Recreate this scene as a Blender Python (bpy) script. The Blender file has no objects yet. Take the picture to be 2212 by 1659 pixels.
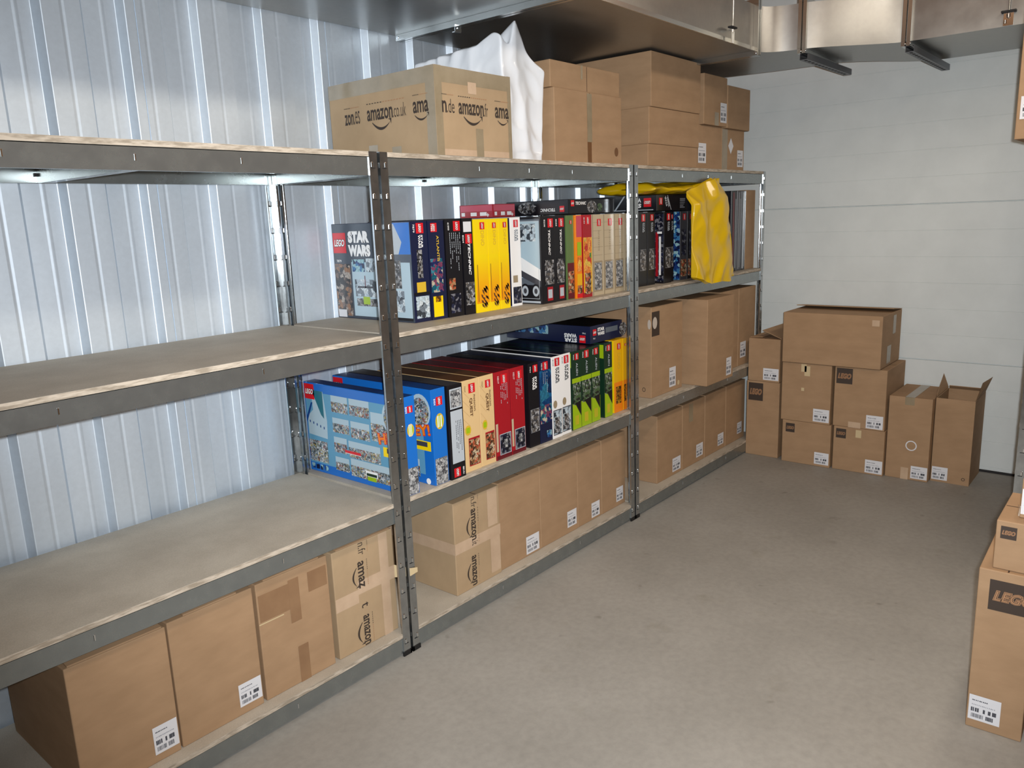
import bpy, bmesh, math, random
from mathutils import Matrix, Vector
random.seed(7)
SC = bpy.context.scene
COL = SC.collection

# ------------------------------------------------------------------ camera
CAM_POS = Vector((-1.7823, -2.0376, 1.5719))
YAW, PITCH, ROLL, FPX = 0.7003, -0.2077, -0.0376, 1700.4
fw = Vector((math.cos(YAW)*math.cos(PITCH), math.sin(YAW)*math.cos(PITCH), math.sin(PITCH)))
rt = Vector((math.sin(YAW), -math.cos(YAW), 0)); up = rt.cross(fw)
r2 = rt*math.cos(ROLL)+up*math.sin(ROLL); u2 = -rt*math.sin(ROLL)+up*math.cos(ROLL)
cd = bpy.data.cameras.new('camera'); cam = bpy.data.objects.new('camera', cd); COL.objects.link(cam)
cd.sensor_fit = 'HORIZONTAL'; cd.sensor_width = 36.0; cd.lens = 36.0*FPX/2212.0; cd.clip_start = 0.02
M = Matrix((r2, u2, -fw)).transposed().to_4x4(); M.translation = CAM_POS
cam.matrix_world = M
SC.camera = cam
# ------------------------------------------------------------------ world, view, light
w = bpy.data.worlds.new('world'); SC.world = w; w.use_nodes = True
w.node_tree.nodes['Background'].inputs[0].default_value = (0.75, 0.8, 0.85, 1)
w.node_tree.nodes['Background'].inputs[1].default_value = 0.3
vs = SC.view_settings
vs.view_transform = 'Standard'; vs.look = 'None'; vs.gamma = 1.0; vs.use_curve_mapping = False; vs.exposure = 0.42
def light(name, kind, loc, energy, color, size=None, size_y=None, rot=(0, 0, 0)):
    l = bpy.data.lights.new(name, kind); l.energy = energy; l.color = color
    if kind == 'AREA':
        l.shape = 'RECTANGLE'; l.size = size; l.size_y = size_y or size
    elif size: l.shadow_soft_size = size
    o = bpy.data.objects.new(name, l); COL.objects.link(o); o.location = loc; o.rotation_euler = rot
    return o
# camera flash, a little right of and above the lens
fl = light('camera_flash', 'SPOT', CAM_POS + r2*0.045 + u2*0.035, 330, (0.95, 0.98, 1.0), 0.016)
fl.data.spot_size = math.radians(112); fl.data.spot_blend = 1.0
aim = (fw + u2*0.10 + r2*0.10).normalized(); fl.rotation_euler = aim.to_track_quat('-Z', 'Y').to_euler()
# fluorescent ceiling tubes over the aisle
light('ceiling_tube_light_far', 'AREA', (2.0, -1.9, 2.88), 18, (1.0, 0.90, 0.76), 1.5, 0.3)
light('ceiling_tube_light_near', 'AREA', (0.0, -1.8, 2.88), 18, (1.0, 0.84, 0.64), 1.5, 0.3)

# ------------------------------------------------------------------ materials
MATS = {}
def newmat(name):
    m = bpy.data.materials.new(name); m.use_nodes = True
    nt = m.node_tree; b = nt.nodes['Principled BSDF']
    return m, nt, b
def srgb(r, g, b):
    f = lambda c: (c/255/12.92) if c/255 <= .04045 else ((c/255+.055)/1.055)**2.4
    return (f(r), f(g), f(b), 1)
def plain(name, rgb, rough=0.5, metal=0.0, spec=0.5):
    if name in MATS: return MATS[name]
    m, nt, b = newmat(name)
    b.inputs['Base Color'].default_value = srgb(*rgb); b.inputs['Roughness'].default_value = rough
    b.inputs['Metallic'].default_value = metal; b.inputs['Specular IOR Level'].default_value = spec
    MATS[name] = m; return m
def nodes_noise(nt, scale, detail=4, vec=None, rough=.6, stretch=None):
    tc = nt.nodes.new('ShaderNodeTexCoord'); n = nt.nodes.new('ShaderNodeTexNoise')
    n.inputs['Scale'].default_value = scale; n.inputs['Detail'].default_value = detail; n.inputs['Roughness'].default_value = rough
    if stretch:
        mp = nt.nodes.new('ShaderNodeMapping'); mp.inputs['Scale'].default_value = stretch
        nt.links.new(tc.outputs['Object'], mp.inputs[0]); nt.links.new(mp.outputs[0], n.inputs['Vector'])
    else: nt.links.new(tc.outputs['Object'], n.inputs['Vector'])
    return n
def ramp(nt, fac, stops, interp='LINEAR'):
    r = nt.nodes.new('ShaderNodeValToRGB'); cr = r.color_ramp; cr.interpolation = interp
    while len(cr.elements) < len(stops): cr.elements.new(0.5)
    for e, (p, c) in zip(cr.elements, stops): e.position = p; e.color = c
    nt.links.new(fac, r.inputs[0]); return r
def mixc(nt, a, b, fac, mode='MIX'):
    m = nt.nodes.new('ShaderNodeMix'); m.data_type = 'RGBA'; m.blend_type = mode
    for s, v in ((0, fac), (6, a), (7, b)):
        if isinstance(v, (float, int, tuple)): m.inputs[s].default_value = v
        else: nt.links.new(v, m.inputs[s])
    return m.outputs[2]
def bump(nt, b, h, strength, dist=0.002):
    n = nt.nodes.new('ShaderNodeBump'); n.inputs['Strength'].default_value = strength; n.inputs['Distance'].default_value = dist
    nt.links.new(h, n.inputs['Height']); nt.links.new(n.outputs[0], b.inputs['Normal'])
def mottled(name, rgb1, rgb2, scale, rough=0.6, metal=0, bstr=0, lo=.35, hi=.65, stretch=None, spec=.5, rvar=0, fine=None):
    if name in MATS: return MATS[name]
    m, nt, b = newmat(name)
    n = nodes_noise(nt, scale, stretch=stretch)
    r = ramp(nt, n.outputs[0], [(lo, srgb(*rgb1)), (hi, srgb(*rgb2))])
    out = r.outputs[0]
    if fine:
        n2 = nodes_noise(nt, fine[0], 2); r2_ = ramp(nt, n2.outputs[0], [(.3, (1-fine[1],)*3+(1,)), (.7, (1, 1, 1, 1))])
        out = mixc(nt, out, r2_.outputs[0], 1.0, 'MULTIPLY')
    nt.links.new(out, b.inputs['Base Color'])
    b.inputs['Roughness'].default_value = rough; b.inputs['Metallic'].default_value = metal
    b.inputs['Specular IOR Level'].default_value = spec
    if rvar:
        mr = nt.nodes.new('ShaderNodeMapRange'); nt.links.new(n.outputs[0], mr.inputs[0])
        mr.inputs[1].default_value = .3; mr.inputs[2].default_value = .7; mr.inputs[3].default_value = rough-rvar; mr.inputs[4].default_value = rough+rvar
        nt.links.new(mr.outputs[0], b.inputs['Roughness'])
    if bstr: bump(nt, b, n.outputs[0], bstr)
    MATS[name] = m; return m
CARD = mottled('kraft_cardboard', (159, 129, 99), (169, 138, 107), 6, .78, fine=(900, .10), spec=.25, stretch=(1, 1, 3))
CARD2 = mottled('pale_cardboard', (166, 142, 112), (176, 151, 120), 6, .75, fine=(900, .08), spec=.25)
CARDIN = plain('cardboard_inside', (140, 100, 66), .85)
CARDEDGE = plain('cardboard_cut_edge', (206, 160, 116), .8)
TAPEB = mottled('brown_parcel_tape', (132, 100, 72), (142, 110, 80), 9, .2, spec=.7)
SEAM = plain('flap_gap', (62, 42, 28), .9)
TAPE = mottled('packing_tape', (184, 158, 132), (194, 168, 142), 12, .25, spec=.6)
TAPEG = mottled('clear_parcel_tape', (136, 122, 98), (150, 136, 112), 9, .2, spec=.7)
STRIP = plain('paper_patch', (196, 176, 138), .7)
WHITE = plain('label_paper', (214, 215, 220), .5)
INK = plain('label_ink', (70, 72, 80), .6)
INKL = plain('label_grey_ink', (150, 152, 160), .6)
PRINT = plain('black_carton_print', (52, 42, 36), .7)
LOGOB = plain('dark_carton_print', (58, 46, 38), .6)
LOGOT = plain('carton_logo_outline', (160, 118, 84), .7)
CHIP = mottled('chipboard_face', (177, 168, 154), (191, 183, 169), 5, .62, fine=(260, .16), spec=.3)
CHIPE = mottled('chipboard_edge', (150, 138, 122), (192, 180, 164), 120, .8, stretch=(.15, 1, 1), lo=.4, hi=.6)
GALV = mottled('galvanised_beam', (150, 156, 157), (158, 164, 164), 18, .27, .82, rvar=.01)
POST = mottled('bright_galvanised_post', (168, 172, 174), (186, 190, 192), 25, .17, .95, rvar=.02)
POSTDK = plain('punched_hole', (20, 20, 22), .8)
POSTHI = plain('punched_tab_steel', (225, 228, 230), .12, 1.0)
FOOT = plain('black_plastic_foot', (18, 18, 20), .5)
CLAD = mottled('zinc_cladding', (214, 226, 238), (228, 238, 248), 3.2, .52, .70, rvar=.04, stretch=(1, 1, .12), fine=(60, .05))
DUCT = mottled('zinc_duct_sheet', (152, 152, 150), (172, 171, 167), 2.2, .34, .92, rvar=.06, stretch=(.35, 1, 1), fine=(40, .06))
DUCTF = plain('zinc_duct_flange', (190, 192, 190), .2, .95)
WALLW = mottled('white_wall_panel', (208, 214, 214), (214, 220, 220), 5, .55, bstr=.12, spec=.4)
GROOVE = plain('panel_joint', (118, 118, 112), .8)
CEILTINT = mottled('warm_tinted_brown_ceiling', (214, 154, 104), (226, 166, 116), 3, .7)  # brown deepened on purpose so the duct reflects a warmer tint
BASE = plain('dark_floor_gap', (34, 32, 34), .8)
def floor_mat():
    m, nt, b = newmat('concrete_floor')
    n = nodes_noise(nt, 1.6, 8); n2 = nodes_noise(nt, 38, 5); n3 = nodes_noise(nt, 5.5, 3)
    a = ramp(nt, n.outputs[0], [(.3, srgb(143, 140, 134)), (.7, srgb(160, 157, 151))])
    f = ramp(nt, n2.outputs[0], [(.3, (.88, .88, .88, 1)), (.62, (1, 1, 1, 1))])
    c = mixc(nt, a.outputs[0], f.outputs[0], 1.0, 'MULTIPLY')
    v = nt.nodes.new('ShaderNodeTexVoronoi'); v.inputs['Scale'].default_value = 2.3
    tc = nt.nodes.new('ShaderNodeTexCoord'); nt.links.new(tc.outputs['Object'], v.inputs['Vector'])
    s = ramp(nt, v.outputs[0], [(.02, (.62, .6, .56, 1)), (.07, (1, 1, 1, 1))])
    c = mixc(nt, c, s.outputs[0], .35, 'MULTIPLY')
    s3 = ramp(nt, n3.outputs[0], [(.62, (1, 1, 1, 1)), (.8, (.86, .85, .8, 1))])
    c = mixc(nt, c, s3.outputs[0], 1.0, 'MULTIPLY')
    n4 = nodes_noise(nt, 9, 2); s4 = ramp(nt, n4.outputs[0], [(.70, (1, 1, 1, 1)), (.76, (.66, .65, .63, 1))])
    c = mixc(nt, c, s4.outputs[0], .8, 'MULTIPLY')
    nt.links.new(c, b.inputs['Base Color']); b.inputs['Roughness'].default_value = .62
    bump(nt, b, n2.outputs[0], .15, .001); return m
FLOORM = floor_mat()
def bag_mat(name, rgb, trans, rough):
    m, nt, b = newmat(name)
    b.inputs['Base Color'].default_value = srgb(*rgb); b.inputs['Roughness'].default_value = rough
    b.inputs['Subsurface Weight'].default_value = trans; b.inputs['Subsurface Radius'].default_value = (.03, .03, .03)
    b.inputs['Coat Weight'].default_value = .5; b.inputs['Coat Roughness'].default_value = .06
    n = nodes_noise(nt, 14, 2); bump(nt, b, n.outputs[0], .25, .006)
    return m
BAGW = bag_mat('white_polythene', (226, 230, 236), .15, .35)
BAGY = bag_mat('yellow_polythene', (212, 174, 4), .08, .4)
FILM = plain('clear_stretch_film', (200, 190, 176), .1, 0, .8)

def gloss(name, rgb): return plain('print_'+name, rgb, .28, 0, .5)
P = {k: gloss(k, v) for k, v in dict(
    black=(20, 19, 24), navy=(22, 28, 58), red=(206, 24, 34), white=(232, 232, 232), yellow=(238, 206, 8), grey=(128, 130, 136),
    dgrey=(62, 62, 68), blue=(24, 104, 190), dblue=(18, 62, 128), teal=(34, 104, 120), crimson=(158, 24, 34), dred=(96, 20, 30),
    beige=(214, 182, 132), sand=(190, 158, 108), stone=(184, 168, 140), stoned=(150, 134, 108), green=(92, 116, 66), lime=(150, 180, 20),
    dgreen=(20, 48, 32), orange=(232, 130, 20), gold=(206, 170, 50), amber=(226, 172, 12), ice=(168, 190, 202), silver=(176, 184, 192),
    sky=(120, 176, 214), brown=(92, 60, 36), purple=(48, 40, 74), pink=(190, 70, 90), lead=(90, 98, 108)).items()}
def pic(name, cols, scale, noise=.5, rough=.28):
    """busy colourful printed picture: voronoi cells of a palette"""
    m, nt, b = newmat('picture_'+name)
    tc = nt.nodes.new('ShaderNodeTexCoord'); v = nt.nodes.new('ShaderNodeTexVoronoi'); v.inputs['Scale'].default_value = scale
    n = nt.nodes.new('ShaderNodeTexNoise'); n.inputs['Scale'].default_value = scale*.8; n.inputs['Detail'].default_value = 5
    nt.links.new(tc.outputs['Object'], n.inputs['Vector'])
    mx = mixc(nt, tc.outputs['Object'], n.outputs['Color'], .05*noise)
    nt.links.new(mx, v.inputs['Vector'])
    sep = nt.nodes.new('ShaderNodeSeparateColor'); nt.links.new(v.outputs['Color'], sep.inputs[0])
    k = len(cols); st = [(i/k, srgb(*c)) for i, c in enumerate(cols)]
    r = ramp(nt, sep.outputs[0], st, 'CONSTANT')
    n2 = nt.nodes.new('ShaderNodeTexNoise'); n2.inputs['Scale'].default_value = scale*2.5
    nt.links.new(tc.outputs['Object'], n2.inputs['Vector'])
    rr = ramp(nt, n2.outputs[0], [(.35, (.45, .45, .45, 1)), (.6, (1, 1, 1, 1))])
    c = mixc(nt, r.outputs[0], rr.outputs[0], .8, 'MULTIPLY')
    nt.links.new(c, b.inputs['Base Color']); b.inputs['Roughness'].default_value = rough
    return m
PIC = dict(
    city=pic('city', [(186, 196, 204), (90, 110, 120), (176, 160, 90), (60, 64, 70), (140, 150, 156), (130, 150, 168), (220, 220, 220), (80, 90, 90), (150, 90, 80), (170, 178, 180)], 150),
    dark=pic('dark', [(24, 24, 34), (60, 60, 72), (120, 120, 128), (20, 22, 40), (40, 44, 70)], 80),
    mech=pic('mech', [(70, 70, 74), (130, 130, 132), (30, 30, 32), (170, 170, 172), (96, 90, 84)], 110),
    light=pic('light', [(190, 206, 216), (206, 216, 222), (120, 130, 140), (180, 196, 208), (60, 66, 74)], 55),
    sepia=pic('sepia', [(170, 130, 90), (120, 80, 50), (200, 180, 150), (70, 46, 32), (190, 90, 60)], 100),
    troops=pic('troops', [(120, 100, 90), (70, 60, 56), (170, 160, 150), (40, 36, 36), (150, 110, 80)], 70),
    sea=pic('sea', [(20, 90, 110), (60, 130, 150), (190, 180, 160), (30, 40, 90), (120, 60, 90)], 70),
    green=pic('green', [(70, 96, 60), (40, 60, 50), (150, 160, 150), (90, 110, 90), (30, 34, 34)], 100),
    dino=pic('dino', [(150, 96, 20), (110, 60, 16), (200, 150, 20), (70, 50, 20)], 130),
    toy=pic('toy', [(226, 130, 50), (90, 140, 70), (200, 60, 40), (230, 190, 80), (240, 160, 80)], 45),
    greyp=pic('greyp', [(120, 122, 124), (160, 162, 164), (80, 80, 84), (190, 190, 190)], 120),
    blue=pic('blue', [(30, 60, 120), (60, 120, 170), (150, 190, 200), (20, 30, 70)], 60),
    bluegreen=pic('bluegreen', [(10, 60, 110), (20, 90, 140), (10, 40, 80), (40, 110, 140)], 30),
)
def grad(name, a, b_, lo, hi, noise=.03):
    """printed background fading from one ink to the other up the panel"""
    m, nt, b = newmat('print_fade_'+name)
    tc = nt.nodes.new('ShaderNodeTexCoord'); s = nt.nodes.new('ShaderNodeSeparateXYZ'); nt.links.new(tc.outputs['Object'], s.inputs[0])
    mr = nt.nodes.new('ShaderNodeMapRange'); mr.inputs[1].default_value = lo; mr.inputs[2].default_value = hi
    nt.links.new(s.outputs[2], mr.inputs[0])
    r = ramp(nt, mr.outputs[0], [(0, srgb(*a)), (1, srgb(*b_))])
    nt.links.new(r.outputs[0], b.inputs['Base Color']); b.inputs['Roughness'].default_value = .28
    return m

# ------------------------------------------------------------------ mesh builder
FACES = {}
class Fr:
    def __init__(s, o, u, v, n): s.o, s.u, s.v, s.n = Vector(o), Vector(u), Vector(v), Vector(n)
    def p(s, a, b, off=0.0): return s.o + s.u*a + s.v*b + s.n*off
def frames(w_, d, h):
    return dict(front=Fr((0, 0, 0), (1, 0, 0), (0, 0, 1), (0, -1, 0)), left=Fr((0, d, 0), (0, -1, 0), (0, 0, 1), (-1, 0, 0)),
                right=Fr((w_, 0, 0), (0, 1, 0), (0, 0, 1), (1, 0, 0)), top=Fr((0, 0, h), (1, 0, 0), (0, 1, 0), (0, 0, 1)),
                back=Fr((w_, d, 0), (-1, 0, 0), (0, 0, 1), (0, 1, 0)))
TXT = {}
def text_mesh(s, bold, shear):
    k = (s, round(bold, 4), shear)
    if k in TXT: return TXT[k]
    c = bpy.data.curves.new('lettering', 'FONT'); c.body = s; c.size = 1; c.offset = bold; c.shear = shear; c.resolution_u = 3
    o = bpy.data.objects.new('lettering', c); COL.objects.link(o)
    dg = bpy.context.evaluated_depsgraph_get(); me = bpy.data.meshes.new_from_object(o.evaluated_get(dg))
    vs_ = [v.co.copy() for v in me.vertices]; fs = [tuple(p.vertices) for p in me.polygons]
    x0 = min(v.x for v in vs_); x1 = max(v.x for v in vs_); y0 = min(v.y for v in vs_); y1 = max(v.y for v in vs_)
    vs_ = [((v.x-x0)/(x1-x0), (v.y-y0)/(y1-y0)) for v in vs_]
    TXT[k] = (vs_, fs, (x1-x0)/(y1-y0))
    bpy.data.objects.remove(o); bpy.data.curves.remove(c); bpy.data.meshes.remove(me)
    return TXT[k]
class MB:
    def __init__(s): s.v, s.f, s.m, s.ms, s.sm = [], [], [], [], []
    def mi(s, m):
        if m not in s.ms: s.ms.append(m)
        return s.ms.index(m)
    def add(s, vs_, fs, m, smooth=False):
        b = len(s.v); s.v += [tuple(v) for v in vs_]; i = s.mi(m)
        for f in fs: s.f.append(tuple(x+b for x in f)); s.m.append(i); s.sm.append(smooth)
    def box(s, x0, x1, y0, y1, z0, z1, m):
        s.add([(x0, y0, z0), (x1, y0, z0), (x1, y1, z0), (x0, y1, z0), (x0, y0, z1), (x1, y0, z1), (x1, y1, z1), (x0, y1, z1)],
              [(0, 3, 2, 1), (4, 5, 6, 7), (0, 1, 5, 4), (1, 2, 6, 5), (2, 3, 7, 6), (3, 0, 4, 7)], m)
    def bbox(s, x0, x1, y0, y1, z0, z1, m, bv=.003):
        bm = bmesh.new(); bmesh.ops.create_cube(bm, size=1)
        for v in bm.verts: v.co = Vector(((x0+x1)/2+v.co.x*(x1-x0), (y0+y1)/2+v.co.y*(y1-y0), (z0+z1)/2+v.co.z*(z1-z0)))
        bmesh.ops.bevel(bm, geom=bm.edges[:], offset=bv, segments=2, affect='EDGES', profile=.5)
        bm.verts.index_update(); s.add([v.co for v in bm.verts], [tuple(v.index for v in f.verts) for f in bm.faces], m); bm.free()
    def poly(s, fr, pts, m, off=.0006):
        s.add([fr.p(a, b, off) for a, b in pts], [tuple(range(len(pts)))], m)
    def rect(s, fr, a0, a1, b0, b1, m, off=.0006): s.poly(fr, [(a0, b0), (a1, b0), (a1, b1), (a0, b1)], m, off)
    def frame(s, fr, a0, a1, b0, b1, t, m, off=.0012):
        s.rect(fr, a0, a1, b0, b0+t, m, off); s.rect(fr, a0, a1, b1-t, b1, m, off)
        s.rect(fr, a0, a0+t, b0+t, b1-t, m, off); s.rect(fr, a1-t, a1, b0+t, b1-t, m, off)
    def ell(s, fr, ca, cb, ra, rb, m, off=.0012, n=20):
        s.poly(fr, [(ca+ra*math.cos(2*math.pi*i/n), cb+rb*math.sin(2*math.pi*i/n)) for i in range(n)], m, off)
    def text(s, fr, t, ca, cb, W, H, m, rot=0, off=.0015, bold=0.0, shear=0.0):
        vs_, fs, _ = text_mesh(t, bold, shear); c, sn = math.cos(math.radians(rot)), math.sin(math.radians(rot))
        out = []
        for x, y in vs_:
            x, y = (x-.5)*W, (y-.5)*H; out.append(fr.p(ca+x*c-y*sn, cb+x*sn+y*c, off))
        s.add(out, fs, m)
    def bars(s, fr, a0, a1, b0, b1, n, m, vert=True, off=.0012, rnd=None, fill=.55):
        R = rnd or random.Random(int(a0*1e4)+int(b0*1e4)+n)
        for i in range(n):
            t0 = i/n; t1 = t0+(fill+R.uniform(-.2, .2))/n
            if vert: s.rect(fr, a0+(a1-a0)*t0, a0+(a1-a0)*t1, b0, b1, m, off)
            else: s.rect(fr, a0, a0+(a1-a0)*R.uniform(.55, 1), b0+(b1-b0)*t0, b0+(b1-b0)*t1, m, off)
    def cyl(s, p0, p1, r, m, n=10):
        p0, p1 = Vector(p0), Vector(p1); d = (p1-p0).normalized(); a = d.orthogonal().normalized(); b = d.cross(a)
        vs_ = []
        for p in (p0, p1):
            for i in range(n): t = 2*math.pi*i/n; vs_.append(p+a*r*math.cos(t)+b*r*math.sin(t))
        s.add(vs_, [(i, (i+1) % n, n+(i+1) % n, n+i) for i in range(n)], m, True)
        s.add(vs_, [tuple(range(n))[::-1], tuple(range(n, 2*n))], m)
    def build(s, name, parent=None, loc=None):
        me = bpy.data.meshes.new(name); me.from_pydata([tuple(v) for v in s.v], [], s.f)
        for m in s.ms: me.materials.append(m)
        for p, i, q in zip(me.polygons, s.m, s.sm): p.material_index = i; p.use_smooth = q
        me.update()
        o = bpy.data.objects.new(name, me); COL.objects.link(o)
        if parent: o.parent = parent
        if loc: o.location = loc
        return o
def thing(name, label, cat, loc=(0, 0, 0), rz=0.0, group=None):
    o = bpy.data.objects.new(name, None); COL.objects.link(o); o.empty_display_size = .05
    o.location = loc; o.rotation_euler = (0, 0, rz); o['label'] = label; o['category'] = cat
    if group: o['group'] = group
    return o
def tag(o, label, cat, group=None):
    o['label'] = label; o['category'] = cat
    if group: o['group'] = group
    return o
def struct(mb, name, label=None):
    o = mb.build(name); o['kind'] = 'structure'
    return o

# ------------------------------------------------------------------ the room
ZC = 2.95; X0, X1, Y0, YW = -5.2, 3.4, -3.6, 0.641
b = MB(); b.box(X0-.1, X1+.1, Y0-.1, YW+.15, -.1, 0, FLOORM); struct(b, 'floor')
b = MB(); b.box(X0-.1, X1+.1, Y0-.1, YW+.15, ZC, ZC+.1, CEILTINT); struct(b, 'ceiling')
# profiled cladding: ribs every 0.2515 m stand 26 mm into the room
def cladding():
    RND = set(); pts = [(X0, YW)]; n0 = int((X0+.747)/.2515)
    for k in range(n0, 17):
        x = -.747+.2515*k
        if x > X1-.16: break
        lap = (k-1) % 3 == 0 and True
        yr = YW-.026
        pts += [(x-.052, YW), (x-.045, YW-.0008), (x-.042, YW-.0008), (x-.035, YW)]
        RND.add(len(pts)); RND.add(len(pts)+1); pts += [(x, YW), (x+.018, yr)]
        if (k % 3) == 1: RND.add(len(pts)); pts += [(x+.050, yr), (x+.0525, yr+.0025), (x+.053, yr+.0002)]
        pts += [(x+.070, yr+.0002), (x+.077, yr+.0010), (x+.079, yr+.0010), (x+.086, yr+.0002)]
        pts += [(x+.132, yr), (x+.147, YW), (x+.158, YW)]
    pts.append((X1, YW))
    rp = [pts[0]]                     # round every fold: 3 mm radius
    for ii, ((ax, ay), (bx, by), (cx, cy)) in enumerate(zip(pts, pts[1:], pts[2:])):
        if ii+1 not in RND: rp.append((bx, by)); continue
        A = Vector((ax-bx, ay-by)); C_ = Vector((cx-bx, cy-by)); B = Vector((bx, by)); k = min(.0026, A.length*.4, C_.length*.4)
        A = B+A.normalized()*k; C_ = B+C_.normalized()*k
        for t in (0, .25, .5, .75, 1): q = A*(1-t)**2+B*2*t*(1-t)+C_*t*t; rp.append((q.x, q.y))
    rp.append(pts[-1]); pts = rp
    m = MB(); vs_ = []
    for x, y in pts: vs_ += [(x, y, 0), (x, y, ZC)]
    m.add(vs_, [(2*i, 2*i+1, 2*i+3, 2*i+2) for i in range(len(pts)-1)], CLAD)
    m.box(X0, X1, YW+.03, YW+.05, 0, ZC, CLAD)
    bm_v = [Vector(v) for v in m.v]
    return m
struct(cladding(), 'wall_left')
# far wall: horizontal sandwich panels with joints and fine ribs
def farwall():
    pr = [(0, 0)]; z = .643-.921
    while z < ZC:
        for i in range(6):
            zz = z+i*.1535
            if zz < .01 or zz > ZC-.02: continue
            d, hw = (.009, .0035) if i == 0 else (.0016, .0022)
            pr += [(zz-hw, 0), (zz-hw*.4, d), (zz+hw*.4, d), (zz+hw, 0)]
        z += .921
    pr.append((ZC, 0)); m = MB(); vs_ = []
    for zz, d in pr: vs_ += [(X1+d, Y0, zz), (X1+d, YW, zz)]
    m.add(vs_, [(2*i, 2*i+1, 2*i+3, 2*i+2) for i in range(len(pr)-1)], WALLW)
    m.box(X1+.02, X1+.06, Y0, YW, 0, ZC, WALLW)
    return m
struct(farwall(), 'wall_far')
b = MB(); b.box(X1-.012, X1+.001, Y0, YW-.03, 0, .012, BASE); struct(b, 'trim_1')
WARM = plain('carton_brown_wall_tint', (150, 122, 98), .7)  # unseen walls, tinted like stacked cartons for the reflections in duct and posts
b = MB(); b.box(X0, X1, Y0-.06, Y0, 0, ZC, WARM); struct(b, 'wall_right')
b = MB(); b.box(X0-.06, X0, Y0, YW, 0, ZC, WARM); struct(b, 'wall_back')

# ------------------------------------------------------------------ shelving
LV = [1.80, 1.197, .595, .088]
L, D = 1.6, .6
def upright_part(root, x, y, sx, sy):
    """L-shaped post: corner at (x,y), wings run sx along X and sy along Y"""
    m = MB(); W, T = .0335, .0018; H = 1.80
    xs = sorted((x, x+sx*W)); ys = sorted((y, y+sy*T)); m.box(xs[0], xs[1], ys[0], ys[1], .006, H, POST)
    xs = sorted((x, x+sx*T)); ys = sorted((y+sy*T, y+sy*W)); m.box(xs[0], xs[1], ys[0], ys[1], .006, H, POST)
    # rolled lips on the wing edges
    xs = sorted((x+sx*W, x+sx*(W-.003))); ys = sorted((y+sy*T, y+sy*.008)); m.box(xs[0], xs[1], ys[0], ys[1], .006, H, POST)
    xs = sorted((x+sx*T, x+sx*.008)); ys = sorted((y+sy*W, y+sy*(W-.003))); m.box(xs[0], xs[1], ys[0], ys[1], .006, H, POST)
    z = .05
    while z < H-.03:
        # punched slot and bent tab on both wings, both sides
        for s_ in (-1, 1):
            yy = y+sy*T/2+s_*(T/2+.0012)
            xs = sorted((x+sx*.010, x+sx*.0265)); m.box(xs[0], xs[1], yy-.0006, yy+.0006, z-.0035, z-.0015, POSTDK)
            xs = sorted((x+sx*.019, x+sx*.0265)); m.bbox(xs[0], xs[1], yy-.0022, yy+.0022, z-.001, z+.017, POSTHI, .0018)
            xx = x+sx*T/2+s_*(T/2+.0012)
            ys = sorted((y+sy*.010, y+sy*.0265)); m.box(xx-.0006, xx+.0006, ys[0], ys[1], z-.0035, z-.0015, POSTDK)
            ys = sorted((y+sy*.019, y+sy*.0265)); m.bbox(xx-.0022, xx+.0022, ys[0], ys[1], z-.001, z+.017, POSTHI, .0018)
        z += .1
    o = m.build('upright', root)
    f = MB(); c = .003
    xs = sorted((x-sx*c, x+sx*(W+c))); ys = sorted((y-sy*c, y+sy*(T+c))); f.bbox(xs[0], xs[1], ys[0], ys[1], 0, .018, FOOT, .001)
    xs = sorted((x-sx*c, x+sx*(T+c))); ys = sorted((y-sy*c, y+sy*(W+c))); f.bbox(xs[0], xs[1], ys[0], ys[1], 0, .018, FOOT, .001)
    fo = f.build('foot_cap', o); fo['label'] = 'black plastic foot cap'
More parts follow.
